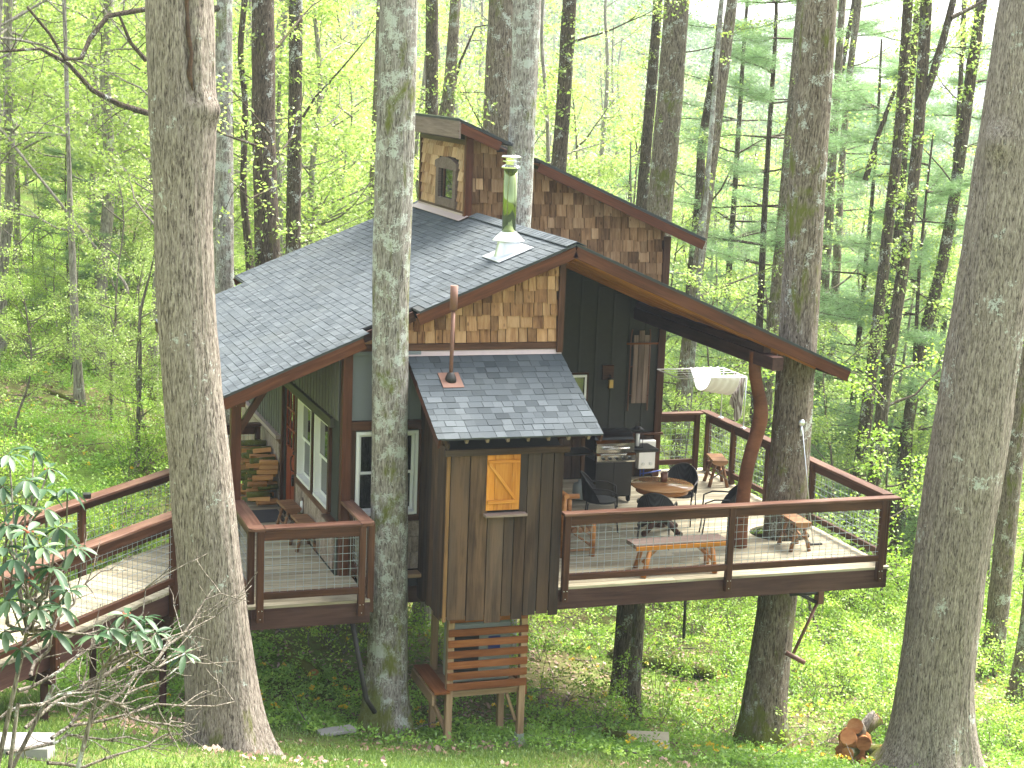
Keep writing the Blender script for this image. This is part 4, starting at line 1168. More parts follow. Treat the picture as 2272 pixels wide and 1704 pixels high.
def sash_window(u0, u1, z0, z1, frame, parent, mid=.5):
    """white double hung window: frame, two sashes, panes"""
    def bx(mbx, a0, a1, b0, b1, d0, d1):
        vs = [frame(a, b, d) for d in (d0, d1) for (a, b) in ((a0, b0), (a1, b0), (a1, b1), (a0, b1))]
        mbx.add(vs, [(0, 3, 2, 1), (4, 5, 6, 7), (0, 1, 5, 4), (1, 2, 6, 5), (2, 3, 7, 6), (3, 0, 4, 7)])
    fr = MB(); t = .045
    bx(fr, u0, u0 + t, z0, z1, -.09, .03); bx(fr, u1 - t, u1, z0, z1, -.09, .03); bx(fr, u0 + t, u1 - t, z1 - t, z1, -.09, .03); bx(fr, u0 + t, u1 - t, z0, z0 + t * .9, -.09, .045)
    w = fr.build('window', M_WHITE, parent)
    zm = z0 + (z1 - z0) * mid
    for (a, b, d) in ((zm - .02, z1 - t, -.035), (z0 + t, zm + .02, -.06)):
        s = MB(); q = .038; U0, U1 = u0 + t, u1 - t
        bx(s, U0, U0 + q, a, b, d - .025, d); bx(s, U1 - q, U1, a, b, d - .025, d); bx(s, U0 + q, U1 - q, b - q, b, d - .025, d); bx(s, U0 + q, U1 - q, a, a + q, d - .025, d)
        s.build('sash', M_WHITE, w)
        g = MB(); bx(g, U0 + q, U1 - q, a + q, b - q, d - .016, d - .010); g.build('pane', M_GLASS, w)
    return w
side = lambda u, z, d: (XL - d, u, z); front = lambda u, z, d: (u, YF - d, z)
sash_window(2.86, 3.80, .77, 1.98, side, cab); sash_window(1.72, 2.66, .77, 1.98, side, cab)
sash_window(-2.62, -1.745, .80, 1.975, front, cab)
# door with its small panes
dr = MB(); dr.prism([(XL + .03, 4.02, .01), (XL + .03, 4.84, .01), (XL + .03, 4.84, 2.03), (XL + .03, 4.02, 2.03)], (.045, 0, 0)); door = dr.build('door', M_DOOR, cab)
for i in range(3):
    for j in range(3):
        y0 = 4.10 + i * .225; z0 = 1.05 + j * .30
        p = MB(); p.box((XL + .026, y0 + .10, z0 + .135), (.006, .185, .255)); p.build('pane', M_GLASS, door)
        for (cy, cz, sy, sz) in ((y0 - .003, z0 + .135, .014, .285), (y0 + .203, z0 + .135, .014, .285), (y0 + .1, z0 - .003, .2, .014), (y0 + .1, z0 + .273, .2, .014)):
            pass
m_ = MB()
for i in range(4): m_.box((XL + .020, 4.09 + i * .225, 1.49), (.022, .026, .92))
for j in range(4): m_.box((XL + .018, 4.43, 1.04 + j * .30), (.022, .70, .026))
m_.build('muntins', M_DOOR, door)
for (yy, ) in ((4.22,), (4.64,)):
    p = MB(); p.box((XL + .024, yy, .52), (.012, .30, .72), ch=.005); p.build('door_panel', M_DOOR, door)
h = MB(); h.tube([(XL - .02, 4.13, 1.0), (XL - .05, 4.13, .98), (XL - .055, 4.13, .88), (XL - .04, 4.13, .78), (XL - .0, 4.13, .76)], .012, 8); h.sphere((XL + .0, 4.13, 1.04), .03); h.build('handle', M_BLACKM, door)
lk = MB(); lk.box((XL - .01, 4.12, .60), (.06, .07, .13), ch=.015); lk.sphere((XL - .015, 4.12, .69), .028); lk.build('key_box', M_BLACK, door)
pl = MB(); pl.lathe([(.0, -.02), (.055, -.02), (.06, 0), (.055, .02), (0, .02)], (0, 0, 0), 16)
pm = pl.mesh('porch_light', M_WHITE); obj('step_light', pm, None, cab, Matrix.Translation((XL - .05, 3.30, .42)) @ Matrix.Rotation(PI / 2, 4, 'Y') @ Matrix.Diagonal((1.6, .8, 1, 1)))
beam('light_box', (XL - .035, 3.30, .30), (XL - .035, 3.30, .56), .12, .02, M_DARKBEAM, cab, up=(1, 0, 0))
beam('post', (-4.20, 1.55, .0), (-4.20, 1.55, zroof(-4.2) - .30), .135, .135, M_STAIN2, cab, up=(1, 0, 0), ch=.008)
beam('post', (-4.20, 6.2, .0), (-4.20, 6.2, zroof(-4.2) - .30), .135, .135, M_STAIN2, cab, up=(1, 0, 0), ch=.008)
beam('porch_beam', (-4.20, 1.15, zroof(-4.2) - .235), (-4.20, 7.5, zroof(-4.2) - .235), .12, .16, M_STAIN, cab)
for yy in (1.55, 6.2): beam('brace', (-4.18, yy, zroof(-4.2) - .75), (-3.75, yy, zroof(-3.75) - .24), .09, .09, M_STAIN, cab)
# walls facing the broad deck
wall_slab('deck_side_wall', [(.25, YF + .12, -.3), (.25, YB, -.3), (.25, YB, zroof(.25) - .2), (.25, YF + .12, zroof(.25) - .2)], (-.10, 0, 0), M_SIDINGD)
bw = wall_slab('back_wall', [(.26, YB, -.3), (3.90, YB, -.3), (3.90, YB, 3.9), (.26, YB, 5.2)], (0, .12, 0), M_SIDINGD)
x = .30
while x < 3.84:
    w = min(.30, 3.85 - x)
    if w > .06:
        beam('siding_board', (x + w / 2, YB - .012, .82), (x + w / 2, YB - .012, zroof(x + w) - .15), w - .012, .02, M_SIDINGD, cab, up=(0, -1, 0), ch=.003)
        beam('batten', (x + w - .003, YB - .030, .82), (x + w - .003, YB - .030, zroof(x + w) - .16), .035, .016, M_SIDINGD, cab, up=(0, -1, 0), ch=.003)
    x += .30
x = .30
while x < 3.84:
    w = min(.17, 3.85 - x); beam('bark_board', (x + w / 2, YB - .015, .02), (x + w / 2, YB - .015, .72), w - .008, .025, M_BARN, cab, up=(0, -1, 0), ch=.003); x += .17
beam('belt_board', (.30, YB - .05, .77), (3.99, YB - .05, .77), .11, .04, M_STAIN, cab)
beam('corner_post', (3.90, YB - .02, .0), (3.90, YB - .02, zshed(3.9) - .22), .10, .13, M_STAIN, cab, up=(1, 0, 0))
for (x, z0, z1, w) in ((2.35, 1.38, 1.86, .04), (2.62, 1.38, 1.86, .04)): pass
ww = MB(); ww.box((2.36, YB - .05, 1.62), (.42, .05, .50)); ww.build('window_casing', M_STAIN, cab)
ww = MB(); ww.box((2.36, YB - .08, 1.62), (.34, .03, .42)); w_ = ww.build('window', M_WHITE, cab)
ww = MB(); ww.box((2.36, YB - .098, 1.62), (.26, .006, .34)); ww.build('pane', M_GLASS, w_)
# far walls
wall_slab('right_wall', [(3.90, YB + .12, -.3), (3.90, 8.5, -.3), (3.90, 8.5, zshed(3.9) - .2), (3.90, YB + .12, zshed(3.9) - .2)], (-.1, 0, 0), M_SIDINGD)
wall_slab('rear_wall', [(XL, 8.5, -.3), (3.9, 8.5, -.3), (3.9, 8.5, zroof(3.9) - .1), (.33, 8.5, zroof(.33) - .15), (XL, 8.5, ZS)], (0, .1, 0), M_SIDINGD)
wall_slab('floor', [(XL, YF, -.30), (3.9, YF, -.30), (3.9, 8.5, -.30), (XL, 8.5, -.30)][:4], (0, 0, .02), M_DARKBEAM)
mb = MB(); mb.prism([(XL + .1, YF + .13, -.27), (.14, YF + .13, -.27), (.14, 8.49, -.27), (XL + .14, 8.49, -.27)], (0, 0, .2)); mb.build('floor', M_SHADE, cab)
beam('sill_beam', (XL - .0, YF + .06, -.36), (.25, YF + .06, -.36), .14, .24, M_DARKBEAM, cab)
beam('sill_beam', (XL + .07, YF + .2, -.36), (XL + .07, 8.4, -.36), .14, .24, M_DARKBEAM, cab)

# ---- upper walls
uw = wall_slab('clerestory_wall', [(.80, YB - .012, zroof(.8) - .05), (3.86, YB - .012, zroof(3.86) - .1), (3.86, YB - .012, zshed(3.86) - .2), (.80, YB - .012, zshed(.8) - .2)], (0, .14, 0), M_SHADE)
def ins_up(u0, u1, zb, zt):
    lo = zroof(u1) - .02 if u1 > .33 else zroof(u1); lo = max(zroof(u0), zroof(u1)) - .2
    if zt < lo: return None
    top = lambda x: zshed(x) - .12
    if top(u1) < zb + .04: return None
    zb = max(zb, zroof(u0) - .02)
    if min(zt, top(u1)) - zb < .03: return None
    return (u0, u1, zb, min(zt, top(u0)), min(zt, top(u1)))
shingle_wall('up', uw, .80, 3.85, 2.95, 5.7, lambda u, z, d: (u, YB - .014 - d, z), ins_up, M_CEDARW, .195, (.11, .21), seed=8)
XC = .18
cw = wall_slab('cupola_wall', [(XC + .012, 5.52, 4.40), (XC + .012, 8.2, 4.40), (XC + .012, 8.2, zshed(XC) - .1), (XC + .012, 5.52, zshed(XC) - .1)], (.1, 0, 0), M_SHADE)
def ins_cup(u0, u1, zb, zt):   # u runs along Y; window hole 5.95 - 7.14 , z 4.6 - 5.4
    if u1 > 5.98 and u0 < 7.12 and zb > 4.50 and zb < 5.33:
        if u0 < 5.98 - .03: u1 = 5.98
        elif u1 > 7.12 + .03: u0 = 7.12
        else: return None
    zt = min(zt, 5.66)
    return (u0, u1, zb, zt, zt) if zt - zb > .03 else None
shingle_wall('cup', cw, 5.56, 8.15, 4.56, 5.66, lambda u, z, d: (XC + .01 - d, u, z), ins_cup, M_CEDARL, .17, (.16, .34), seed=5)
cf = wall_slab('cupola_front', [(XC + .01, 5.50, 4.45), (.78, 5.50, 4.3), (.78, 5.50, zshed(.78) - .1), (XC + .01, 5.50, zshed(XC) - .1)], (0, .1, 0), M_SHADE)
wall_slab('cupola_cheek', [(.78, 5.50, 4.0), (.78, YB, 4.0), (.78, YB, zshed(.78) - .1), (.78, 5.50, zshed(.78) - .1)], (-.08, 0, 0), M_DARKBEAM)
shingle_wall('cupf', cf, .26, .80, 4.36, 5.75, lambda u, z, d: (u, 5.495 - d, z), lambda u0, u1, zb, zt: None if zt < zroof(u1) - .1 or zb > zshed(u1) - .2 else (u0, u1, zb, min(zt, zshed(u0) - .12), min(zt, zshed(u1) - .12)), M_CEDARW, .195, (.12, .22), seed=9)
beam('corner_post', (XC + .01, 5.50, 4.50), (XC + .01, 5.50, zshed(XC) - .12), .11, .12, M_STAIN2, cab, up=(1, 0, 0))
beam('corner_post', (XC + .01, 8.18, 4.50), (XC + .01, 8.18, zshed(XC) - .12), .09, .09, M_STAIN, cab, up=(1, 0, 0))
beam('head_trim', (XC - .02, 5.58, 5.70), (XC - .02, 8.12, 5.70), .04, .08, M_STAIN, cab)
beam('base_trim', (XC - .02, 5.58, 4.565), (XC - .02, 8.12, 4.565), .04, .06, M_STAIN, cab)
cwi = MB()
for (y0, y1, z0, z1) in ((5.98, 6.14, 4.60, 5.24), (6.96, 7.12, 4.60, 5.24), (6.14, 6.96, 4.60, 4.74)):
    cwi.box((XC - .025, (y0 + y1) / 2, (z0 + z1) / 2), (.06, y1 - y0, z1 - z0))
M_GREYTRIM = wood('weathered_grey_trim', (.10, .07, .055), (.19, .14, .115), (.30, .23, .19), .7)
cwin = cwi.build('window', M_GREYTRIM, cab)
arch = MB(); arch.prism([(XC - .06, 5.93, 5.22), (XC - .06, 7.17, 5.22)] + [(XC - .06, 7.17 - .124 * i * 1.0, 5.33 + .09 * math.sin(PI * i / 10)) for i in range(11)], (.07, 0, 0)); arch.build('arched_head', M_GREYTRIM, cwin)
g = MB(); g.box((XC - .004, 6.55, 4.97), (.006, .78, .50)); g.build('pane', M_GLASS, cwin)
g = MB(); g.box((XC - .015, 6.75, 4.96), (.02, .05, .52)); g.build('sash_bar', M_STAIN, cwin)
fl = MB(); fl.prism([(XC - .17, 5.36, zroof(XC - .17) + .022), (XC - .01, 5.36, zroof(XC - .01) + .028), (XC - .01, 8.2, zroof(XC) + .028), (XC - .17, 8.2, zroof(XC - .17) + .022)], (0, 0, .008))
fl.prism([(XC - .045, 5.5, 4.5), (XC - .045, 8.2, 4.5), (XC - .045, 8.2, 4.56), (XC - .045, 5.5, 4.56)], (.01, 0, 0)); fl.build('flashing', M_FLASH, cab)

# ---- roofs
def slab_roof(name, pts, th, mat=M_DRIP):
    mb = MB(); mb.prism([(p[0], p[1], p[2] - th) for p in pts], (0, 0, th)); return mb.build(name, mat, cab)
LP = lambda x, y: (x, y, zroof(x) - .012)
XE = -4.46
# left slope in four sheets round the notch
for q in ([(XE, .93), (-2.62, .93), (-2.62, 7.72), (XE, 7.72)], [(-2.618, 1.30), (-1.86, 1.30), (-1.86, 8.65), (-2.618, 8.65)], [(-1.858, .93), (.33, .93), (.33, 8.65), (-1.858, 8.65)], [(-3.0, 7.722), (-2.62, 7.722), (-2.62, 8.65), (-3.0, 8.65)]):
    slab_roof('roof_sheet', [LP(*p) for p in q], .03)
for q in ([(.332, .93), (4.72, .93), (4.72, 5.9), (.332, 5.9)], [(.332, 5.9), (.9, 5.9), (.9, 8.65), (.332, 8.65)]):
    slab_roof('roof_sheet', [LP(*p) for p in q], .03)
SP = lambda x, y: (x, y, zshed(x))
for q in ([(-.14, 5.0), (.75, 5.0), (.75, 8.9), (-.14, 8.9)], [(.752, 5.95), (1.32, 5.95), (1.32, 8.9), (.752, 8.9)], [(1.322, 5.48), (4.42, 5.48), (4.42, 8.9), (1.322, 8.9)]):
    slab_roof('roof_sheet', [SP(*p) for p in q], .035)
# rake boards
def rake(x0, x1, y, zf, h=.15, th=.038, mat=M_STAIN2, drop=.045, name='rake_board'):
    return beam(name, (x0, y, zf(x0) - drop - h / 2), (x1, y, zf(x1) - drop - h / 2), th, h, mat, cab, ch=.003)
rake(XE, -2.60, .955, zroof, .155); rake(-1.87, .345, .955, zroof, .155); rake(.325, 4.70, .955, zroof, .155)
rake(-2.62, -1.86, 1.20, zroof, .13, mat=M_DARKBEAM)
rake(1.38, 4.40, 5.50, zshed, .15); rake(-.12, .55, 5.02, zshed, .15, drop=.05)
rake(.55, 1.3, 5.90, zshed, .12, mat=M_STAIN)
beam('high_eave_board', (-.125, 5.0, zshed(-.13) - .165), (-.125, 8.9, zshed(-.13) - .165), .03, .27, M_GREYTRIM, cab, ch=.003)
mb = MB(); mb.prism([(-.15, 4.98, zshed(-.15) + .004), (-.03, 4.98, zshed(-.03) + .004), (-.03, 8.92, zshed(-.03) + .004), (-.15, 8.92, zshed(-.15) + .004)], (0, 0, .006)); mb.build('metal_edge', M_GALV, cab)
beam('eave_board', (4.69, .98, zroof(4.69) - .12), (4.69, 5.9, zroof(4.69) - .12), .03, .14, M_STAIN, cab, ch=.003)
beam('eave_board', (XE + .01, .98, zroof(XE) - .12), (XE + .01, 7.7, zroof(XE) - .12), .03, .14, M_STAIN, cab, ch=.003)
rake(-3.0, .33, 8.62, zroof, .12); rake(XE, -3.0, 7.70, zroof, .12)
# soffits of golden boards laid lengthwise, one by one
def soffit(x0, x1, y0, y1, zf, drop, n, mat=M_SOFFIT, parent=cab):
    for i in range(n):
        a = x0 + (x1 - x0) * i / n; b = x0 + (x1 - x0) * (i + 1) / n - .006 * (1 if x1 > x0 else -1)
        xm = (a + b) / 2
        M, L = beam_matrix((xm, y0, zf(xm) - drop), (xm, y1, zf(xm) - drop), (zf(a) - zf(b), 0, (b - a)))
        vs, fs = chbox(L, math.hypot(b - a, zf(b) - zf(a)), .014)
        me = bpy.data.meshes.new('soffit_board'); me.from_pydata(vs, [], fs); obj('soffit_board', me, mat, parent, M)
soffit(.36, 4.64, .985, 5.88, zroof, .062, 30)
soffit(XE + .05, XL - .03, .985, 7.6, zroof, .062, 12, M_SOFFIT)
soffit(-.10, .16, 5.05, 8.8, zshed, .06, 3, M_SOFFIT)
soffit(1.4, 4.38, 5.53, 5.9, zshed, .06, 18, M_SOFFIT); soffit(3.95, 4.38, 5.93, 8.8, zshed, .06, 3, M_SOFFIT)
# rafters and the dark beam over the deck
for yy in (1.9, 2.75, 3.6, 4.45, 5.3): beam('rafter', (.4, yy, zroof(.4) - .14), (4.55, yy, zroof(4.55) - .14), .07, .14, M_SOFFIT, cab)
beam('rafter', (.40, 1.13, zroof(.4) - .15), (4.25, 1.13, zroof(4.25) - .15), .07, .15, M_SOFFIT, cab)
beam('porch_beam', (3.42, .74, 2.875), (3.42, 5.85, 2.875), .17, .19, M_DARKBEAM, cab)
beam('spacer_beam', (3.42, 1.10, 3.02), (3.42, 5.85, 3.02), .12, .09, M_DARKBEAM, cab)
# crooked peeled log post
pp = [(3.40, 1.42, 2.95), (3.38, 1.42, 2.75), (3.43, 1.42, 2.45), (3.56, 1.42, 2.2), (3.58, 1.42, 2.02), (3.53, 1.42, 1.78), (3.44, 1.42, 1.5), (3.37, 1.42, 1.2), (3.345, 1.42, .8), (3.33, 1.42, .4), (3.33, 1.42, 0)]
pr = [.098, .095, .098, .11, .125, .115, .108, .105, .105, .105, .12]
V, F = trunk_np(np.array(pp[::-1]), np.array(pr[::-1]), 32, .05, .003, 9, 0)
M_PEELED = wood('peeled_red_log', (.045, .018, .010), (.105, .040, .020), (.18, .072, .038), .5, 5, .1, .5, .8, .12)
_P = wm(cab); me = np_mesh('log_post', V, F, M_PEELED, True); me.transform(_P.inverted()); obj('log_post', me, None, cab, _P)

# ---- asphalt tabs of the left slope: the nearest one by one, the rest joined
def tabs_on(parent, origin, ex, ey, nrm, ulen, vlen, inside, n_single, cam=CAM, tw=.162, exp=.135, seed=4, sd=.26):
    """ex: along the course, ey: up the slope"""
    rng = random.Random(seed); L = []
    nv = int(vlen / exp) + 1
    for r in range(nv):
        u = -rng.uniform(0, tw)
        while u < ulen:
            w = tw * rng.uniform(.75, 1.25)
            u0, u1 = max(u, 0), min(u + w - .003, ulen)
            if u1 - u0 > .02:
                q = inside(u0, u1, r * exp)
                if q: L.append((q[0], q[1], r * exp, rng.choice([0, 0, .004]), min(1, max(0, rng.gauss(.5, sd)))))
            u += w
    ex, ey, nrm, O = map(Vector, (ex, ey, nrm, origin)); cv = Vector(cam)
    L.sort(key=lambda t: (O + ex * t[0] + ey * t[2] - cv).length)
    tones = [.08, .25, .38, .5, .62, .75, .92]; cache = {}
    def verts(w, th): return [(0, 0, .0), (w, 0, .0), (w, exp + .03, 0), (0, exp + .03, 0), (0, 0, .008 + th), (w, 0, .008 + th), (w, exp + .03, .003), (0, exp + .03, .003)]
    FS = [(4, 5, 6, 7), (0, 1, 5, 4), (1, 2, 6, 5), (3, 0, 4, 7)]
    rest = MB()
    for i, (u0, u1, v, th, tone) in enumerate(L):
        p = O + ex * u0 + ey * v
        M = Matrix(((ex.x, ey.x, nrm.x, p.x), (ex.y, ey.y, nrm.y, p.y), (ex.z, ey.z, nrm.z, p.z), (0, 0, 0, 1)))
        if i < n_single:
            w = round(u1 - u0, 2); tn = min(range(7), key=lambda k: abs(tones[k] - tone)); key = (w, th, tn)
            if key not in cache:
                me = bpy.data.meshes.new('roof_shingle'); me.from_pydata(verts(w - .002, th), [], FS)
                at = me.attributes.new('tone', 'FLOAT', 'FACE'); at.data.foreach_set('value', [tones[tn]] * len(FS)); me.materials.append(M_ASPH); cache[key] = me
            obj('roof_shingle', cache[key], None, parent, M)
        else: rest.add([M @ Vector(p_) for p_ in verts(u1 - u0, th)], FS, tone=tone)
    if rest.v:
        o = rest.build('roof_shingles', M_ASPH, parent); o['kind'] = 'stuff'
cs, sn = math.cos(math.atan(PIT)), math.sin(math.atan(PIT))
def in_left(u0, u1, v):
    x = XE - .01 + v * cs; y0, y1 = .92 + u0, .92 + u1
    ymax = 7.73 if x < -3.0 else 8.66
    ymin = 1.31 if -2.63 < x < -1.87 else .92
    if x > .28: return None
    if x > .0 and y1 > 5.3: ymax = 5.35
    if y0 >= ymax or y1 <= ymin: return None
    return (max(y0, ymin) - .92, min(y1, ymax) - .92)
tabs_on(cab, (XE - .01, .92, zroof(XE - .01) - .01), (0, 1, 0), (cs, 0, sn), (-sn, 0, cs), 7.74, 5.36, in_left, 300, tw=.15, exp=.108, sd=.13)
# ridge caps
rc = MB(); y = .90; k = 0
ridge = []
while y < 5.35:
    m_ = MB(); t = .5 + random.uniform(-.25, .3)
    for sx in (-1, 1):
        m_.prism([(.33, y, 4.592), (.33 + sx * .15, y, 4.592 - .15 * PIT), (.33 + sx * .15, y + .165, 4.587 - .15 * PIT), (.33, y + .165, 4.587)], (0, 0, .009))
    m_.t = [t] * len(m_.t); m_.build('ridge_cap', M_ASPH, cab); y += .14
# right slope and shed roof: thin courses only seen edge on
for (x0, x1, y0, y1, zf) in ((.35, 4.72, .92, 5.88, zroof), (1.33, 4.43, 5.47, 8.9, zshed), (-.03, .76, 4.99, 8.9, zshed)):
    mb = MB(); x = x0
    while x < x1:
        xx = min(x + .125, x1); yy = y0
        mb.t0 = 0
        z0, z1 = zf(x) + .008, zf(xx) + .014
        if zf is zroof: z0 -= .012; z1 -= .012
        mb.add([(x, y0, z0), (xx, y0, z1), (xx, y1, z1), (x, y1, z0), (xx, y0, z1 - .012), (xx, y1, z1 - .012), (x, y0, z0 - .006), (x, y1, z0 - .006)], [(0, 1, 2, 3), (1, 4, 5, 2), (0, 6, 4, 1), (3, 2, 5, 7)], tone=random.uniform(.2, .8)); x += .125
    o = mb.build('roof_shingles', M_ASPH, cab); o['kind'] = 'stuff'

# ---- stove flue on the roof
FX, FY = -.27, 2.05; FZ = zroof(FX)
flue = thing('stove_flue', 'shiny steel stove flue with a rain cap on the grey roof', 'flue', (FX, FY, FZ))
m_ = MB()
for sx in (1,):
    P = [(-.27, -.42), (.24, -.42), (.24, .36), (-.27, .36)]
    m_.prism([(FX + p[0], FY + p[1] + .0, zroof(FX + p[0]) + .012) for p in P], (0, 0, .006))
m_.build('base_flashing', M_GALV, flue)
m_ = MB(); n = 24; vs = []; fs = []
for j in range(n):
    an = 2 * PI * j / n; r = .20; x = FX + r * math.cos(an); yv = FY + r * math.sin(an); vs.append((x, yv, zroof(x) + .01))
for j in range(n):
    an = 2 * PI * j / n; r = .135; vs.append((FX + r * math.cos(an), FY + r * math.sin(an), 4.53))
fs = [(j, (j + 1) % n, n + (j + 1) % n, n + j) for j in range(n)]; m_.add(vs, fs, True); m_.build('cone', M_GALV, flue)
m_ = MB(); m_.lathe([(.11, 4.615), (.125, 4.60), (.225, 4.50), (.225, 4.492), (.12, 4.50)], (FX, FY, 0), 28); m_.build('storm_collar', M_WHITE, flue)
m_ = MB(); m_.lathe([(.098, 4.50), (.098, 5.50), (.09, 5.50)], (FX, FY, 0), 32); m_.build('pipe', M_FLUE, flue)
m_ = MB(); m_.lathe([(.098, 5.50), (.135, 5.51), (.135, 5.53), (.10, 5.55), (.075, 5.56), (.075, 5.60), (.12, 5.60), (.12, 5.615), (.075, 5.62), (.075, 5.65), (.135, 5.655), (.14, 5.67), (.11, 5.69), (.0, 5.70)], (FX, FY, 0), 28, False); m_.build('rain_cap', M_INOX, flue)
# ================================================================ barn board bay hung on the front
bay = thing('bay_closet', 'projecting closet of old brown barn boards with its own shingle roof', 'closet', (-.9, .55, -.35))
YO = -.05
for i, (a, b) in enumerate([(-1.665, -1.40), (-1.40, -1.14), (-1.14, -.905), (-.905, -.765), (-.765, -.60), (-.60, -.41), (-.41, -.235), (-.235, -.09)]):
    top = 1.06 if i in (2, 3, 4) else 1.90
    if i == 4: a_, b_ = a, b - .0
    zb = -.36 + [.02, .0, -.05, .03, -.02, .02, .03, .0][i]
    o_ = beam('board', ((a + b) / 2, YO + [0, -.004, .0, .003, -.002, .002, 0, -.003][i], zb), ((a + b) / 2, YO + [0, -.004, .0, .003, -.002, .002, 0, -.003][i], top), b - a - .012, .024, M_BARN, bay, up=(0, -1, 0), ch=.003)
for (a, b, z0, z1) in ((-.70, -.604, 1.10, 1.90), (-1.20, -1.172, 1.10, 1.90)): beam('board', ((a + b) / 2, YO + .003, z0), ((a + b) / 2, YO + .003, z1), b - a, .024, M_BARN, bay, up=(0, -1, 0), ch=.002)
M_HONEY = wood('honey_streaked_corner_board', (.03, .015, .008), (.10, .052, .022), (.22, .12, .048), .7, 12, .2, .6, 1.1)
beam('corner_board', (-1.695, YO - .002, -.36), (-1.695, YO - .002, 1.905), .05, .028, M_HONEY, bay, up=(0, -1, 0))
yy = YO + .02; i = 0
for w in (.10, .135, .16, .12, .17, .14, .15, .12, .13):
    if yy + w > 1.22: w = 1.22 - yy
    if w < .03: break
    m_ = MB(); z0 = -.34 + random.uniform(-.05, .06)
    M, L = beam_matrix((-1.70 - random.uniform(0, .006), yy + w / 2, z0), (-1.70, yy + w / 2, 1.92 + .49 * (yy + w / 2)), (-1, 0, 0))
    vs, fs = chbox(L, w - .006, .024, .003); me = bpy.data.meshes.new('side_board'); me.from_pydata(vs, [], fs); obj('side_board', me, M_BARN, bay, M)
    yy += w; i += 1
beam('side_rail', (-1.72, YO - .05, 2.02), (-1.72, 1.2, 2.62), .03, .10, M_BARN, bay)
m_ = MB(); m_.prism([(-1.68, YO + .02, -.30), (-.11, YO + .02, -.30), (-.11, 1.21, -.30), (-1.68, 1.21, -.30)], (0, 0, .05))
m_.prism([(-1.675, YO + .016, -.28), (-.11, YO + .016, -.28), (-.11, YO + .016, 1.9), (-1.675, YO + .016, 1.9)], (0, .01, 0))
m_.prism([(-.13, YO + .03, -.30), (-.13, 1.21, -.30), (-.13, 1.21, 2.5), (-.13, YO + .03, 1.93)], (.02, 0, 0))
m_.prism([(-1.675, YO + .03, -.28), (-1.675, 1.21, -.28), (-1.675, 1.21, 2.5), (-1.675, YO + .03, 1.93)], (.01, 0, 0)); m_.build('inner_shell', M_SHADE, bay)
for w0 in np.arange(YO + .03, 1.1, .16): beam('side_board', (-.09, w0 + .08, -.33), (-.09, w0 + .08, 1.93 + .47 * (w0 + .08)), .15, .022, M_BARN, bay, up=(1, 0, 0), ch=.002)
beam('eave_beam', (-1.76, YO - .03, 1.94), (-.03, YO - .03, 1.94), .08, .085, M_BARN, bay)
# shutter
sh = MB(); sh.box((-.94, YO + .0, 1.52), (.47, .01, .76)); shutter = sh.build('shutter', M_SHADE, bay)
for (a, b) in ((-1.172, -1.06), (-1.06, -.82), (-.82, -.706)): beam('shutter_board', ((a + b) / 2, YO - .014, 1.14), ((a + b) / 2, YO - .014, 1.895), b - a - .004, .02, M_SHUTTER, shutter, up=(0, -1, 0), ch=.002)
beam('shutter_ledge', (-1.155, YO - .036, 1.80), (-.725, YO - .036, 1.80), .024, .045, M_SHUTTER, shutter); beam('shutter_ledge', (-1.155, YO - .036, 1.255), (-.745, YO - .036, 1.255), .024, .05, M_SHUTTER, shutter)
beam('shutter_brace', (-1.145, YO - .036, 1.775), (-.77, YO - .036, 1.285), .024, .04, M_SHUTTER, shutter)
beam('window_sill', (-1.20, YO - .06, 1.085), (-.62, YO - .06, 1.085), .14, .035, M_GREYTRIM, bay)
# its roof
MO = .78 / 1.6
def zbay(y): return 2.22 + MO * (y + .4)
for x in (-1.55, -1.27, -.99, -.71, -.43, -.15, .13): beam('rafter_tail', (x, -.36, zbay(-.36) - .085), (x, .5, zbay(.5) - .085), .04, .085, M_GREYTRIM, bay)
beam('barge_board', (-1.935, -.41, zbay(-.41) - .085), (-1.915, YF - .06, zbay(YF - .06) - .085), .035, .12, M_STAIN2, bay)
beam('barge_board', (.285, -.41, zbay(-.41) - .08), (.265, YF - .06, zbay(YF - .06) - .08), .03, .10, M_STAIN, bay)
m_ = MB(); m_.prism([(-1.955, -.42, zbay(-.42) - .03), (.31, -.42, zbay(-.42) - .03), (.285, YF - .03, zbay(YF - .03) - .03), (-1.93, YF - .03, zbay(YF - .03) - .03)], (0, 0, .022)); m_.build('roof_sheet', M_DRIP, bay)
m_ = MB(); m_.prism([(-1.70, -.02, 1.93), (-.13, -.02, 1.93), (-.13, 1.2, 2.55), (-1.7, 1.2, 2.55)], (0, 0, .02)); m_.build('ceiling_board', M_SHADE, bay)
L_ = math.hypot(1, MO)
tabs_on(bay, (-1.965, -.43, zbay(-.43) - .007), (1, 0, 0), (0, 1 / L_, MO / L_), (0, -MO / L_, 1 / L_), 2.27, (YF - .02 + .43) * L_,
        lambda u0, u1, v: (max(u0, v * .012), min(u1, 2.275 - v * .014)) if v * 1 < (YF - .10 + .43) * L_ else None, 290, tw=.165, exp=.128, seed=12, sd=.14)
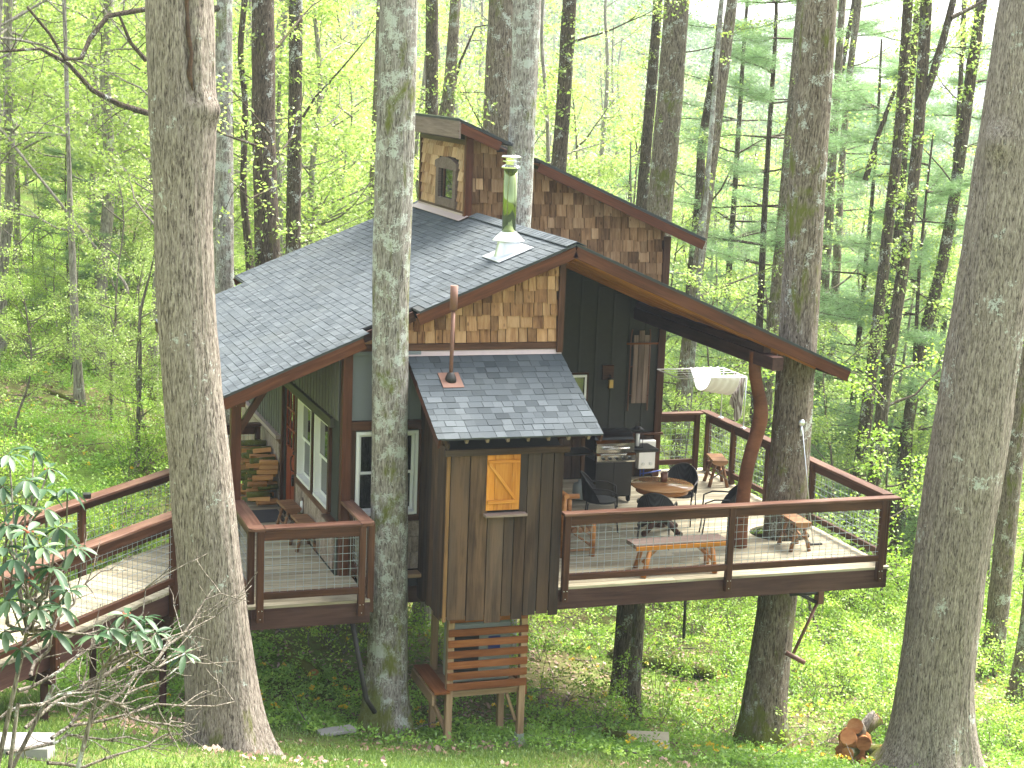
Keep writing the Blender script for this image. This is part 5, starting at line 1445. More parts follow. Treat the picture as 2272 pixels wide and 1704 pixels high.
# vent pipe
vy = .69; vz = zbay(vy)
vent = thing('vent_pipe', 'thin rusty vent pipe with a wider cap on the closet roof', 'pipe', (-1.475, vy, vz))
m_ = MB(); m_.tube([(-1.475, vy, vz), (-1.468, vy, 3.72)], .026, 14); m_.build('pipe', M_RUST, vent)
m_ = MB(); m_.tube([(-1.468, vy, 3.70), (-1.466, vy, 4.03)], .052, 18); m_.build('vent_cap', M_RUST, vent)
m_ = MB(); m_.lathe([(.085, 0), (.07, .07), (.045, .13), (.03, .135)], (-1.475, vy, vz - .02), 18); m_.build('boot', M_BLACKM, vent)
m_ = MB(); m_.prism([(-1.62, vy - .16, zbay(vy - .16) + .012), (-1.33, vy - .16, zbay(vy - .16) + .012), (-1.33, vy + .14, zbay(vy + .14) + .012), (-1.62, vy + .14, zbay(vy + .14) + .012)], (0, 0, .005)); m_.build('flashing', M_RUST, vent)

# ================================================================ slatted stand under the closet
st = thing('slatted_stand', 'slatted cedar stand on two posts below the barn board closet', 'stand', (-.98, .7, -2.3))
beam('top_board', (-1.53, .20, -.40), (-.42, .20, -.40), .03, .14, M_SLAT, st)
for i in range(6): beam('slat', (-1.545, .185, -.61 - i * .152), (-.41, .185, -.61 - i * .152), .022, .100, M_SLAT, st, ch=.002)
for x in (-1.50, -.46):
    beam('post', (x, .245, -2.22 if x < -1 else -2.26), (x, .245, -.36), .095, .09, M_PTWOOD, st, up=(1, 0, 0))
for (x, z) in ((-1.45, -2.3), (-.44, -2.45)): beam('post', (x, 1.15, z), (x, 1.15, -.36), .09, .09, M_PTWOOD, st, up=(1, 0, 0))
beam('shelf_beam', (-1.45, .28, -1.50), (-.5, .28, -1.50), .04, .09, M_PTWOOD, st)
beam('shelf_board', (-1.62, .14, -1.43), (-1.62, 1.2, -1.40), .22, .035, M_SLAT, st); beam('skirt_board', (-1.74, .16, -1.53), (-1.74, 1.2, -1.50), .03, .15, M_PTWOOD, st)
beam('skirt_board', (-.405, .2, -1.5), (-.405, 1.2, -1.5), .03, .13, M_SLAT, st)
beam('brace', (-1.52, .28, -2.0), (-1.70, .55, -1.55), .06, .04, M_PTWOOD, st); beam('brace', (-.52, .28, -1.95), (-.66, .28, -1.55), .06, .04, M_PTWOOD, st)
m_ = MB(); m_.prism([(-1.5, .22, -1.47), (-.45, .22, -1.47), (-.45, 1.2, -1.47), (-1.5, 1.2, -1.47)], (0, 0, .025)); m_.build('floor_board', M_PTWOOD, st)
for x in (-1.50, -.46):
    g_ = gz(x, .24); zt = -2.23
    pr_ = thing('concrete_pier', ('half sunk round concrete footing under the left post of the stand' if x < -1 else 'taller round concrete footing under the right post of the stand'), 'footing', (x, .245, g_), 0, 'round concrete footings')
    m_ = MB(); m_.lathe([(.098, min(g_ - .3, zt - .2)), (.1, zt - .015), (.09, zt), (0, zt)], (x, .245, 0), 24); m_.build('pier', M_CONC, pr_)
    m_ = MB(); m_.box((x, .245, zt + .05), (.105, .104, .10)); m_.build('bracket', M_GALV, pr_)
ac = thing('heat_pump', 'grey utility unit with a blue panel behind the cedar slats', 'appliance', (-1.0, .7, -1.44))
m_ = MB(); m_.box((-1.0, .62, -.98), (.82, .42, .84), ch=.02); m_.build('casing', M_GREYBOX, ac)
m_ = MB(); m_.box((-1.22, .405, -.98), (.36, .012, .66)); m_.build('grille', M_BLACKM, ac)
m_ = MB(); m_.box((-.82, .402, -.86), (.17, .012, .20)); m_.build('blue_panel', M_BLUE, ac)

# ================================================================ things on the broad deck
def local(fn, name, label, cat, loc, rz=0, group=None):
    t_ = thing(name, label, cat, (0, 0, 0), 0, group); fn(t_)
    t_.matrix_basis = Matrix.Translation(loc) @ Matrix.Rotation(rz, 4, 'Z'); return t_
def mk_chair(t_):
    m_ = MB()   # curved woven shell: back wrapping forward
    n, k = 12, 7; vs = []; fs = []
    for i in range(n + 1):
        a = PI * (-.5 + i / n) * 1.02
        for j in range(k + 1):
            f = j / k; hgt = .44 + f * (.40 * math.cos(a) ** .7 + .02 if abs(a) < PI / 2 - .02 else .03)
            vs.append((-.02 - (.24 + .05 * f) * math.cos(a) - .02, (.25 + .03 * f) * math.sin(a), hgt))
    for i in range(n):
        for j in range(k): a = i * (k + 1) + j; fs.append((a, a + 1, a + k + 2, a + k + 1))
    m_.add(vs, fs, True); m_.build('backrest', M_WICKER, t_)
    s_ = MB(); n2 = 20; ring = [(.0 + .24 * math.cos(2 * PI * i / n2) * (1.0), .245 * math.sin(2 * PI * i / n2), .42) for i in range(n2)]
    s_.prism(ring, (0, 0, .03)); s_.build('seat', M_WICKER, t_)
    r_ = MB(); P = []
    for i in range(17):
        a = PI * (-.5 + i / 16) * 1.02; c_ = max(0, math.cos(a))
        P.append((-.04 - .29 * c_, .28 * math.sin(a), .46 + .40 * c_ ** .7))
    P = [(.24, -.27, .40), (.23, -.28, .60), (.10, -.285, .655)] + [(p[0], p[1], max(p[2], .66)) for p in P] + [(.10, .285, .655), (.23, .28, .60), (.24, .27, .40)]
    r_.tube(P, .013, 7); r_.build('arm_frame', M_BLACKM, t_)
    for (x, y) in ((.22, -.26), (.22, .26), (-.20, -.22), (-.20, .22)):
        l = MB(); l.tube([(x, y, .42), (x * 1.22, y * 1.08, .0)], .011, 6); l.build('leg', M_BLACKM, t_)
c0 = local(mk_chair, 'wicker_chair', 'black wicker chair nearest the front railing, back to the viewer', 'chair', (2.10, 1.75, 0), 1.05, 'black wicker chairs round the table')
for (x, y, rz, lab) in ((1.66, 2.85, -.35, 'black wicker chair left of the table by the grill'), (3.02, 2.98, -2.25, 'black wicker chair behind the table toward the railing'),
                        (3.22, 1.92, 2.75, 'black wicker chair right of the table beside the crooked post')):
    copy_tree(c0, Matrix.Translation((x, y, 0)) @ Matrix.Rotation(rz, 4, 'Z'), lab)
tb = thing('round_table', 'round glossy wooden table on the deck among black chairs', 'table', (2.46, 2.38, 0))
m_ = MB(); m_.lathe([(.0, .725), (.44, .725), (.475, .735), (.48, .75), (.47, .762), (0, .763)], (2.46, 2.38, 0), 56); m_.build('tabletop', M_TABLE, tb)
m_ = MB(); m_.lathe([(.40, .65), (.41, .724), (.0, .724)], (2.46, 2.38, 0), 40); m_.build('apron', M_ORANGELOG, tb)
m_ = MB(); m_.lathe([(.09, .1), (.06, .2), (.045, .35), (.07, .5), (.1, .65)], (2.46, 2.38, 0), 20); m_.build('pedestal', M_STAIN, tb)
for k in range(4):
    a = k * PI / 2 + .5; l = MB(); c_, s2 = math.cos(a), math.sin(a)
    l.tube([(2.46 + c_ * .05, 2.38 + s2 * .05, .22), (2.46 + c_ * .2, 2.38 + s2 * .2, .16), (2.46 + c_ * .36, 2.38 + s2 * .36, .05)], [.05, .045, .04], 8); l.sphere((2.46 + c_ * .38, 2.38 + s2 * .38, .05), .05); l.build('foot', M_STAIN, tb)
pt = MB(); pt.lathe([(.055, 0), (.058, .14), (.05, .14), (.048, .02), (0, .02)], (2.55, 2.52, .764), 20, True); o = pt.build('brown_pot', M_MUG); tag(o, 'brown round pot standing on the glossy table', 'pot')
# grill
gr = thing('gas_grill', 'black and stainless gas grill with five knobs against the cabin', 'grill', (2.43, 4.5, 0)); GX, GY = 2.43, 4.2
m_ = MB(); m_.box((GX, GY + .28, .40), (.64, .48, .60), ch=.01); m_.build('cabinet', M_BLACK, gr)
for s_ in (-1, 1): m_ = MB(); m_.box((GX + s_ * .158, GY + .036, .40), (.305, .018, .56), ch=.006); m_.build('cabinet_door', M_BLACK, gr)
m_ = MB(); m_.box((GX, GY + .0, .765), (.67, .10, .15), ch=.03); pnl = m_.build('control_panel', M_INOX, gr)
for i in range(5):
    k_ = MB(); kx = GX - .23 + i * .115; k_.tube([(kx, GY - .05, .765), (kx, GY - .085, .765)], .024, 14); k_.build('knob', M_BLACK, pnl)
    k_ = MB(); k_.tube([(kx, GY - .0502, .765), (kx, GY - .056, .765)], .033, 18); k_.build('bezel', M_INOX, pnl)
m_ = MB(); pr_ = [(GY + .02, .86), (GY + .0, .98), (GY + .06, 1.02)]
m_.prism([(GX - .33, GY + .0, .85), (GX - .33, GY + .0, 1.0), (GX - .33, GY + .05, 1.045), (GX - .33, GY + .08, 1.05), (GX - .33, GY + .08, .85)], (.66, 0, 0)); lid = m_.build('lid_front', M_INOX, gr)
m_ = MB(); m_.prism([(GX - .335, GY + .081, .85)] + [(GX - .335, GY + .081 + .42 * (1 - math.cos(PI * i / 16)) , 1.05 + .12 * math.sin(PI * i / 12) if i < 8 else 1.05) for i in range(0, 9)] + [(GX - .335, GY + .50, .85)], (.67, 0, 0)); m_.build('lid', M_BLACK, gr)
h_ = MB(); h_.tube([(GX - .22, GY - .0, .93), (GX - .22, GY - .06, .93), (GX + .22, GY - .06, .93), (GX + .22, GY - .0, .93)], .013, 10); h_.build('handle', M_INOX, gr)
m_ = MB(); m_.box((GX - .60, GY + .26, .83), (.5, .46, .035), ch=.01); m_.build('side_shelf', M_BLACK, gr)
m_ = MB(); m_.box((GX + .56, GY + .26, .85), (.42, .48, .05), ch=.01); m_.build('side_shelf', M_BLACK, gr)
for (x, y) in ((-.29, .08), (.29, .08), (-.29, .48), (.29, .48)):
    m_ = MB(); m_.tube([(GX + x - .012, GY + y, .075), (GX + x + .012, GY + y, .075)], .07, 18); m_.build('wheel', M_RUBBER, gr)
cy = MB(); cy.lathe([(0, 0), (.10, .01), (.12, .05), (.12, .22), (.10, .27), (.035, .29), (.035, .33), (0, .33)], (GX - .47, GY + .3, .02), 24); o = cy.build('gas_cylinder', M_GREYBOX); tag(o, 'grey gas cylinder on the deck under the grill shelf', 'gas cylinder')
la = thing('lantern', 'black iron candle lantern standing on the right grill shelf', 'lantern', (GX + .47, GY + .22, .876)); lx, ly, lz = GX + .47, GY + .22, .877
m_ = MB(); m_.box((lx, ly, lz + .01), (.15, .15, .02)); m_.box((lx, ly, lz + .30), (.17, .17, .012)); 
for sx in (-1, 1):
    for sy in (-1, 1): m_.tube([(lx + sx * .065, ly + sy * .065, lz + .02), (lx + sx * .065, ly + sy * .065, lz + .30)], .006, 6)
m_.build('frame', M_BLACKM, la)
m_ = MB(); m_.lathe([(.085, .306), (.05, .34), (.02, .35)], (lx, ly, lz), 12, False); m_.tube([(lx - .035, ly, lz + .35), (lx - .045, ly, lz + .39), (lx, ly, lz + .42), (lx + .045, ly, lz + .39), (lx + .035, ly, lz + .35)], .005, 6); m_.build('cap', M_BLACKM, la)
m_ = MB(); m_.lathe([(.032, .02), (.032, .22), (.0, .22)], (lx, ly, lz), 14); m_.build('candle', M_CANDLE, la)
# white heater box and blue pipes on the wall
wb = thing('water_heater', 'white wall box with dials behind the grill', 'heater', (3.68, YB - .1, .45))
m_ = MB(); m_.box((3.68, YB - .11, .42), (.30, .14, .50), ch=.012); m_.build('casing', M_WHITE, wb)
for x in (3.61, 3.75): m_ = MB(); m_.tube([(x, YB - .18, .26), (x, YB - .20, .26)], .03, 14); m_.build('dial', M_GALV, wb)
m_ = MB(); m_.box((3.62, YB - .183, .60), (.09, .006, .03)); m_.build('badge', M_GREYTRIM, wb)
bp_ = MB()
for x in (3.60, 3.66): bp_.tube([(x, YB - .10, .165), (x, YB - .10, .02)], .012, 8)
bp_.tube([(3.60, YB - .10, .07), (3.66, YB - .10, .07), (3.98, YB - .12, .12)], .011, 8); o = bp_.build('water_pipes', M_BLUE); tag(o, 'blue plastic water pipes below the white wall box', 'pipes')
# sled
sl = thing('wooden_sled', 'old wooden runner sled hanging upright on the dark wall', 'sled', (3.5, YB - .1, 1.9))
for (x, w) in ((3.40, .085), (3.50, .10), (3.60, .085)): beam('slat', (x, YB - .10, 1.32), (x, YB - .10, 2.50 if x != 3.5 else 2.58), w, .016, M_GREYTRIM, sl, up=(0, -1, 0), ch=.003)
for z in (1.45, 1.95, 2.32): beam('cross_bar', (3.33, YB - .075, z), (3.67, YB - .075, z), .03, .03, M_STAIN, sl)
beam('steering_bar', (3.22, YB - .125, 2.36), (3.80, YB - .125, 2.36), .03, .03, M_SLAT, sl)
for x in (3.32, 3.68): m_ = MB(); m_.tube([(x, YB - .06, 1.18), (x, YB - .06, 2.45), (x * .9 + .35, YB - .07, 2.60)], .012, 8); m_.build('runner', M_RUST, sl)
# wall lamp
wl = thing('wall_lantern', 'unlit box shaped wall lamp left of the sled', 'wall lamp', (2.92, YB - .1, 1.8))
m_ = MB(); m_.box((2.92, YB - .06, 1.86), (.20, .05, .26), ch=.01); m_.build('back_plate', M_STAIN, wl)
m_ = MB(); m_.box((2.95, YB - .14, 1.76), (.09, .09, .02)); m_.box((2.95, YB - .14, 1.60), (.09, .09, .015)); m_.tube([(2.95, YB - .14, 1.78), (2.95, YB - .06, 1.84)], .01, 6); m_.build('lamp_frame', M_BLACKM, wl)
m_ = MB(); m_.box((2.95, YB - .14, 1.68), (.07, .07, .14)); m_.build('glass', M_BRASS, wl)
# benches and stools of rustic wood
bn = thing('plank_bench', 'long plank bench with orange log legs behind the front railing', 'bench', (1.85, .42, 0))
beam('seat', (1.13, .40, .435), (2.56, .43, .435), .33, .055, M_GREYTRIM, bn, ch=.012)
beam('edge_strip', (1.15, .235, .405), (2.54, .265, .405), .025, .06, M_SHUTTER, bn)
for (x, y, dx, dy) in ((1.38, .27, -.13, -.09), (1.40, .57, -.05, .12), (2.33, .29, .02, -.10), (2.35, .57, .10, .10)):
    m_ = MB(); m_.tube([(x, y, .41), (x + dx * .5, y + dy * .5, .2), (x + dx, y + dy, 0)], [.033, .036, .04], 9); m_.build('leg', M_ORANGELOG, bn)
for (a, b) in (((1.33, .42, .15), (1.62, .42, .40)), ((2.40, .42, .15), (2.10, .42, .40))): m_ = MB(); m_.tube([a, b], .024, 8); m_.build('brace', M_ORANGELOG, bn)
def mk_stool(t_):
    m_ = MB(); pr_ = [(-.13, .43), (-.10, .39), (0, .365), (.10, .39), (.13, .43), (.125, .455), (-.125, .455)]
    m_.prism([(p[0], -.28, p[1]) for p in pr_], (0, .56, 0)); m_.build('seat', M_RUSTIC, t_)
    for (sx, sy) in ((-1, -1), (1, -1), (-1, 1), (1, 1)):
        m_ = MB(); m_.tube([(sx * .05, sy * .17, .40), (sx * .10, sy * .19, .2), (sx * .15, sy * .21, 0)], [.026, .025, .031], 8); m_.build('leg', M_RUSTIC, t_)
    for sy in (-1, 1):
        for sx in (-1, 1): m_ = MB(); m_.tube([(sx * .16, sy * .215, .12), (0, sy * .205, .22), (-sx * .10, sy * .19, .34)], .012, 6); m_.build('twig_brace', M_TWIG, t_)
    for sx in (-1, 1): m_ = MB(); m_.tube([(sx * .10, -.20, .2), (sx * .12, 0, .17), (sx * .11, .20, .22)], .015, 6); m_.build('stretcher', M_RUSTIC, t_)
s0 = local(mk_stool, 'log_stool', 'rustic twig legged stool in front of the deck tree', 'stool', (4.13, 1.20, 0), -.05, 'rustic split log stools')
for (x, y, rz, lab) in ((4.72, 5.15, -.25, 'rustic twig legged stool in the far deck corner'), (-3.06, 3.45, 0.05, 'dark ended split log stool near the porch door'), (-3.03, 2.58, .04, 'orange topped split log stool nearest the porch front')):
    copy_tree(s0, Matrix.Translation((x, y, 0)) @ Matrix.Rotation(rz, 4, 'Z') @ Matrix.Scale(1.05 if x > 0 else .95, 4), lab)
lc = thing('log_armchair', 'varnished orange log armchair beside the barn board closet', 'armchair', (.75, 1.8, 0))
for (x, y, h_) in ((.95, 1.36, .60), (.95, 2.35, .60), (.50, 1.36, .95), (.50, 2.35, .95)): m_ = MB(); m_.tube([(x, y, 0), (x - .02 * (h_ > .8), y, h_)], [.042, .038], 10); m_.build('leg', M_ORANGELOG, lc)
for y in (1.36, 2.35): m_ = MB(); m_.tube([(.38, y, .64), (.7, y + .02, .635), (1.10, y, .64)], [.038, .042, .04], 10); m_.build('armrest', M_ORANGELOG, lc)
m_ = MB(); m_.tube([(.47, 1.22, .94), (.48, 2.45, .94)], .04, 10); m_.build('back_rail', M_ORANGELOG, lc)
for i in range(6): m_ = MB(); m_.tube([(.50, 1.52 + i * .14, .40), (.48, 1.50 + i * .14, .92)], .02, 8); m_.build('back_spindle', M_ORANGELOG, lc)
for i in range(5): m_ = MB(); m_.tube([(.56 + i * .09, 1.32, .40), (.56 + i * .09, 2.39, .40)], .038, 9); m_.build('seat_log', M_RUSTIC, lc)
for y in (1.36,):
    for (a, b) in (((.95, y, .14), (.62, y, .38)), ((.95, y, .30), (.78, y, .40)), ((.50, y, .10), (.95, y, .10))): m_ = MB(); m_.tube([a, b], .018, 7); m_.build('twig_brace', M_RUSTIC, lc)
# drying rack with laundry over the deck corner
dk = thing('drying_rack', 'white metal drying rack mounted over the deck corner rail', 'drying rack', (4.98, 5.3, 1.05))
m_ = MB()
for y in (4.80, 5.68): m_.tube([(3.75, y, 1.93), (5.0, y, 1.93)], .011, 8)
m_.tube([(5.0, 4.80, 1.93), (5.0, 5.68, 1.93)], .011, 8); m_.tube([(3.75, 4.80, 1.93), (3.75, 5.68, 1.93)], .011, 8)
for y in (5.0, 5.24, 5.46): m_.tube([(3.75, y, 1.93), (5.0, y, 1.93)], .004, 6)
m_.build('rods', M_WHITE, dk)
for y in (4.80, 5.68): m_ = MB(); m_.tube([(5.0, y, 1.05), (5.0, y, 1.93)], .012, 8); m_.lathe([(.05, 0), (.05, .012), (0, .012)], (5.0, y, 1.05), 14); m_.build('post', M_GALV, dk)
def cloth(name, label, fn, nu, nv, mat):
    V = []; 
    for i in range(nu + 1):
        for j in range(nv + 1): V.append(fn(i / nu, j / nv))
    F = [(i * (nv + 1) + j, i * (nv + 1) + j + 1, (i + 1) * (nv + 1) + j + 1, (i + 1) * (nv + 1) + j) for i in range(nu) for j in range(nv)]
    m_ = MB(); m_.add(V, F, True); me = m_.mesh(name, mat); o = obj(name, me); sm = o.modifiers.new('thickness', 'SOLIDIFY'); sm.thickness = .003; return tag(o, label, 'laundry')
cloth('white_cloth', 'white cloth sagging between the bars of the drying rack', lambda u, v: (4.35 + .55 * u + .02 * math.sin(v * 9), 4.82 + .86 * v, 1.945 - .40 * math.sin(PI * v) ** .8 * (.75 + .25 * u) - .012 * math.sin(u * 26 + v * 5)), 26, 22, M_CLOTH)
def _striped():
    t = NT('taupe_striped_cloth'); v = t.objvec(False); w = t.n('TexWave', {'bands_direction': 'Y'}, Vector=v, Scale=9., Distortion=1.5).outputs[1]
    return t.out(t.ramp(w, [(.3, (.22, .19, .17)), (.6, (.55, .53, .50))]), .9, w, .3, .01)
cloth('striped_robe', 'taupe striped cloth hanging down from the drying rack end', lambda u, v: (4.99 + .03 * math.sin(v * 22) + .03 * u * math.sin(v * 9 + 2), 4.84 + (.46 - .10 * math.sin(PI * min(1, u * 1.2))) * v + .1 * u * (1 - v) , 1.94 - .82 * u * (.85 + .15 * math.sin(v * 5))), 18, 30, _striped())
# cable from the tree to the deck
q = W(1779, 938, 25.35)
cb = thing('cable', 'thin steel stay cable anchored to the deck tree', 'cable', tuple(q))
m_ = MB(); m_.tube([tuple(q), (4.52, 1.32, .0)], .007, 6); m_.build('wire', M_GALV, cb)
m_ = MB(); m_.lathe([(.0, -.03), (.045, -.02), (.05, 0), (.045, .02), (0, .03)], (0, 0, 0), 14); me = m_.mesh('eye_bolt', M_GALV); obj('eye_bolt', me, None, cb, Matrix.Translation(q) @ Matrix.Rotation(PI / 2, 4, 'X'))
m_ = MB(); m_.tube([tuple(q + np.array([0, 0, -.04])), tuple(q + np.array([0, 0, -.20]))], .018, 8); m_.build('clamp', M_GALV, cb)
m_ = MB(); m_.box((4.53, 1.28, .012), (.22, .06, .02)); m_.build('deck_plate', M_BLACKM, cb)
# steel bracket on the deck tree below the beam and other struts
bk = thing('steel_bracket', 'rusty steel knee bracket bolted to the deck tree below the beam', 'bracket', (4.6, 1.6, -1.2))
m_ = MB(); m_.tube([(4.35, 1.6, -.86), (4.84, 1.6, -.86)], .035, 8); m_.tube([(4.40, 1.6, -.80), (4.80, 1.6, -1.02)], .03, 8); m_.build('arm', M_BLACKM, bk)
m_ = MB(); m_.box((4.85, 1.6, -.93), (.09, .14, .22), ch=.01); m_.build('plate', M_RUST, bk)
m_ = MB(); m_.tube([(4.84, 1.6, -1.0), (4.47, 1.6, -1.82)], .026, 8); m_.build('strut', M_RUST, bk)
m_ = MB(); m_.tube([(4.34, 1.6, -1.80), (4.60, 1.45, -1.93)], .04, 8); m_.build('bolt', M_RUST, bk)
m_ = MB(); m_.tube([(2.30, 1.0, -.3), (2.31, 1.0, -1.22)], .022, 8); o = m_.build('iron_rod', M_BLACKM); tag(o, 'black iron rod hanging below the middle of the front beam', 'rod')
m_ = MB(); m_.tube([(-2.83, .45, -.35), (-2.62, .35, -1.5), (-2.46, .5, -1.75)], .035, 8); o = m_.build('knee_brace', M_BLACKM); tag(o, 'black knee brace from the porch deck to the lichen trunk', 'brace')
# porch: firewood, mat
rng_ = random.Random(5); wood_n = 0
logs = []
for yk in np.arange(5.02, 6.2, .24):
    z = .05; row = 0
    top = .76 + rng_.uniform(-.06, .04)
    while z < top:
        n_ = 2
        for j in range(n_):
            y_ = yk + j * .12 + rng_.uniform(-.03, .03) + z * .12; h_ = rng_.uniform(.038, .056)
            x0 = -3.33 + rng_.uniform(-.12, .10) + (z * .08); x1 = x0 + rng_.uniform(.28, .40); x1 = min(x1, -2.90) 
            logs.append((x0, x1, y_, z + rng_.uniform(-.015, .015), h_))
        z += .080; row += 1
for (x0, x1, y_, z, r) in logs:
    m_ = MB(); k = rng_.choice([3, 4, 5, 7, 7]); L = x1 - x0; a0 = rng_.uniform(0, 6); pts = []
    for i in range(k): a = a0 + 2 * PI * i / k; pts.append((-L / 2, math.cos(a) * r * rng_.uniform(.85, 1.25), math.sin(a) * r * .95))
    m_.prism(pts, (L, 0, 0), k == 7)
    me = m_.mesh('firewood', M_FIRE if k < 7 else M_BARK_C)
    o = obj('firewood', me, None, None, Matrix.Translation(((x0 + x1) / 2, y_, z)) @ Matrix.Rotation(rng_.uniform(-.16, .16), 4, 'Z') @ Matrix.Rotation(rng_.uniform(-.07, .07), 4, 'Y'))
    tag(o, ('split orange piece of firewood in the stack against the porch wall' if k < 7 else 'round bark covered log in the firewood stack on the porch'), 'firewood', 'split firewood in the stack' if k < 7 else 'round logs in the stack')
m_ = MB(); m_.box((-3.17, 4.42, .008), (.40, .72, .012), ch=.003); o = m_.build('doormat', M_MAT); tag(o, 'charcoal doormat lying before the red porch door', 'doormat')
m_ = MB(); p = Vector(RS + RD * 1.35 + RN * 1.40); m_.box((p.x + .12, p.y + .12, 1.08), (.10, .10, .07), ch=.01); o = m_.build('post_lamp', M_BLACK); tag(o, 'small black cap lamp on the far ramp rail', 'lamp')
# ================================================================ things on the ground
def rough_blob(name, label, cat, loc, dims, mat, seed=0, amp=.25, n=14, rz=0, kind=None):
    rng = np.random.default_rng(seed); m_ = MB(); m_.sphere((0, 0, 0), 1.0, n, n - 4)
    v = np.array(m_.v); nn = VN(seed + 40)
    r = 1 + amp * (nn(v[:, 0] * 2 + 9, v[:, 1] * 2 + v[:, 2] * 1.7 + 9) - .5) * 2
    v = v * r[:, None] * np.array(dims) / 2; m_.v = [tuple(p) for p in v]
    o = obj(name, m_.mesh(name, mat), None, None, Matrix.Translation(loc) @ Matrix.Rotation(rz, 4, 'Z')); return tag(o, label, cat, kind=kind)
M_MOSSROCK = bark('mossy_stone', (.06, .05, .035), (.16, .15, .09), (.30, .28, .2), .1, .95, (.16, .2, .02))
p = W(600, 1512, 27.5); rough_blob('mossy_rock', 'yellow green mossy rock under the porch deck', 'rock', (p[0], p[1], gz(p[0], p[1]) + .06), (.62, .4, .3), M_MOSSROCK, 3)
p = W(560, 1500, 28); rough_blob('mossy_rock', 'dark mossy rock beside the brighter one left under the porch', 'rock', (p[0], p[1], gz(p[0], p[1]) + .03), (.5, .4, .22), M_MOSSROCK, 5)
def log(name, label, p0, p1, r, mat=M_BARK_C, endmat=None, n=14, cat='log'):
    root = thing(name, label, cat, tuple((np.array(p0) + np.array(p1)) / 2))
    P = np.linspace(np.array(p0), np.array(p1), 5); P[1:4] += np.random.default_rng(n).normal(0, r * .15, (3, 3))
    V, F = tubes_np([(P, np.full(5, r))], n); o = obj('bark', np_mesh('bark', V, F, mat, True), None, root, Matrix.Identity(4))
    d = Vector(p1) - Vector(p0); d.normalize()
    for e, s_ in ((p0, -1), (p1, 1)):
        m_ = MB(); q = Vector(e); m_.tube([tuple(q), tuple(q + d * s_ * .006)], r * .97, n); m_.build('cut_end', endmat or M_FIRE, root)
    return root
def gp(px, py, a, dz=0): p = W(px, py, a); return np.array([p[0], p[1], gz(p[0], p[1]) + dz])
a0 = gp(640, 1550, 26, .1); b0 = gp(695, 1540, 25.2, .1); log('fallen_log', 'short fallen log lying in the herbs under the porch', a0, b0, .09)
a0 = gp(1350, 1520, 31, .08); b0 = gp(1590, 1560, 30, .1); log('fallen_log', 'long brown rotting log lying between the trunks under the broad deck', a0, b0, .12, M_BARK_C)
a0 = gp(1345, 1655, 24.6, .12); b0 = gp(1400, 1685, 23.9, .10); log('fallen_log', 'dark split log end beside the white board on the ground', a0, b0, .10, M_BARK_D)
a0 = gp(800, 0, 40, .1)
for i, (x0, y0, x1, y1, a_, lab) in enumerate([(270, 770, 330, 745, 40, 'pale bare log lying on the left slope'), (-20, 655, 60, 690, 46, 'thick fallen trunk on the upper left slope'), (60, 690, 100, 700, 45, 'bleached broken wood pile on the upper left slope'),
                                              (80, 865, 170, 900, 34, 'dark stick lying across the left slope below the young pine'), (2010, 1480, 2110, 1520, 36, 'dead branch lying in the woods behind the massive trunk')]):
    log('fallen_log', lab, gp(x0, y0, a_, .25), gp(x1, y1, a_ - .4, .15), .045 if i in (0, 3, 4) else .16, M_BARK_E if i in (0, 2) else M_BARK_D, n=8)
# curved slim trunk standing under the deck, white board, cut root stump
big_tree('tree', 'slim curved bare trunk standing before the stout one under the deck', None, M_BARK_C, 26.4, [(1420, 1330, 26), (1412, 1450, 28), (1405, 1540, 32), (1412, 1600, 30), (1424, 1640, 38)], amp=.008, nseg=28, dz=.08, butt=.2, seed=60, ztop=-.5)
p = gp(1438, 1655, 24.4, .05); m_ = MB(); m_.box((0, 0, 0), (.62, .42, .05), ch=.008)
o = obj('white_board', m_.mesh('white_board', flat('cream_painted_board', (.50, .44, .30), .7)), None, None, Matrix.Translation(p + np.array([0, 0, .06])) @ Matrix.Rotation(-.35, 4, 'Z') @ Matrix.Rotation(.35, 4, 'X')); tag(o, 'pale board propped on the ground at the curved trunk', 'board')
p = gp(744, 1664, 21.9, .05); m_ = MB(); m_.box((0, 0, 0), (.50, .2, .06), ch=.015); o = obj('flat_stone', m_.mesh('flat_stone', M_CONC), None, None, Matrix.Translation(p) @ Matrix.Rotation(.15, 4, 'Z')); tag(o, 'flat grey slab in the grass right of the scarred trunk', 'slab')
p = gp(30, 1690, 16.5, .02); m_ = MB(); m_.box((0, 0, 0), (.75, .42, .30), ch=.02); o = obj('concrete_block', m_.mesh('concrete_block', M_CONC), None, None, Matrix.Translation(p) @ Matrix.Rotation(-.25, 4, 'Z')); tag(o, 'grey concrete block at the lower left corner', 'block')
sp = gp(1893, 1675, 25.0)
stp = thing('root_stump', 'sawn orange root stump with cut ends lying beside the massive trunk', 'stump', tuple(sp))
M_CUT = wood('fresh_sawn_root', (.12, .045, .018), (.30, .13, .05), (.44, .24, .11), .8, 6, .2, .5, .6)
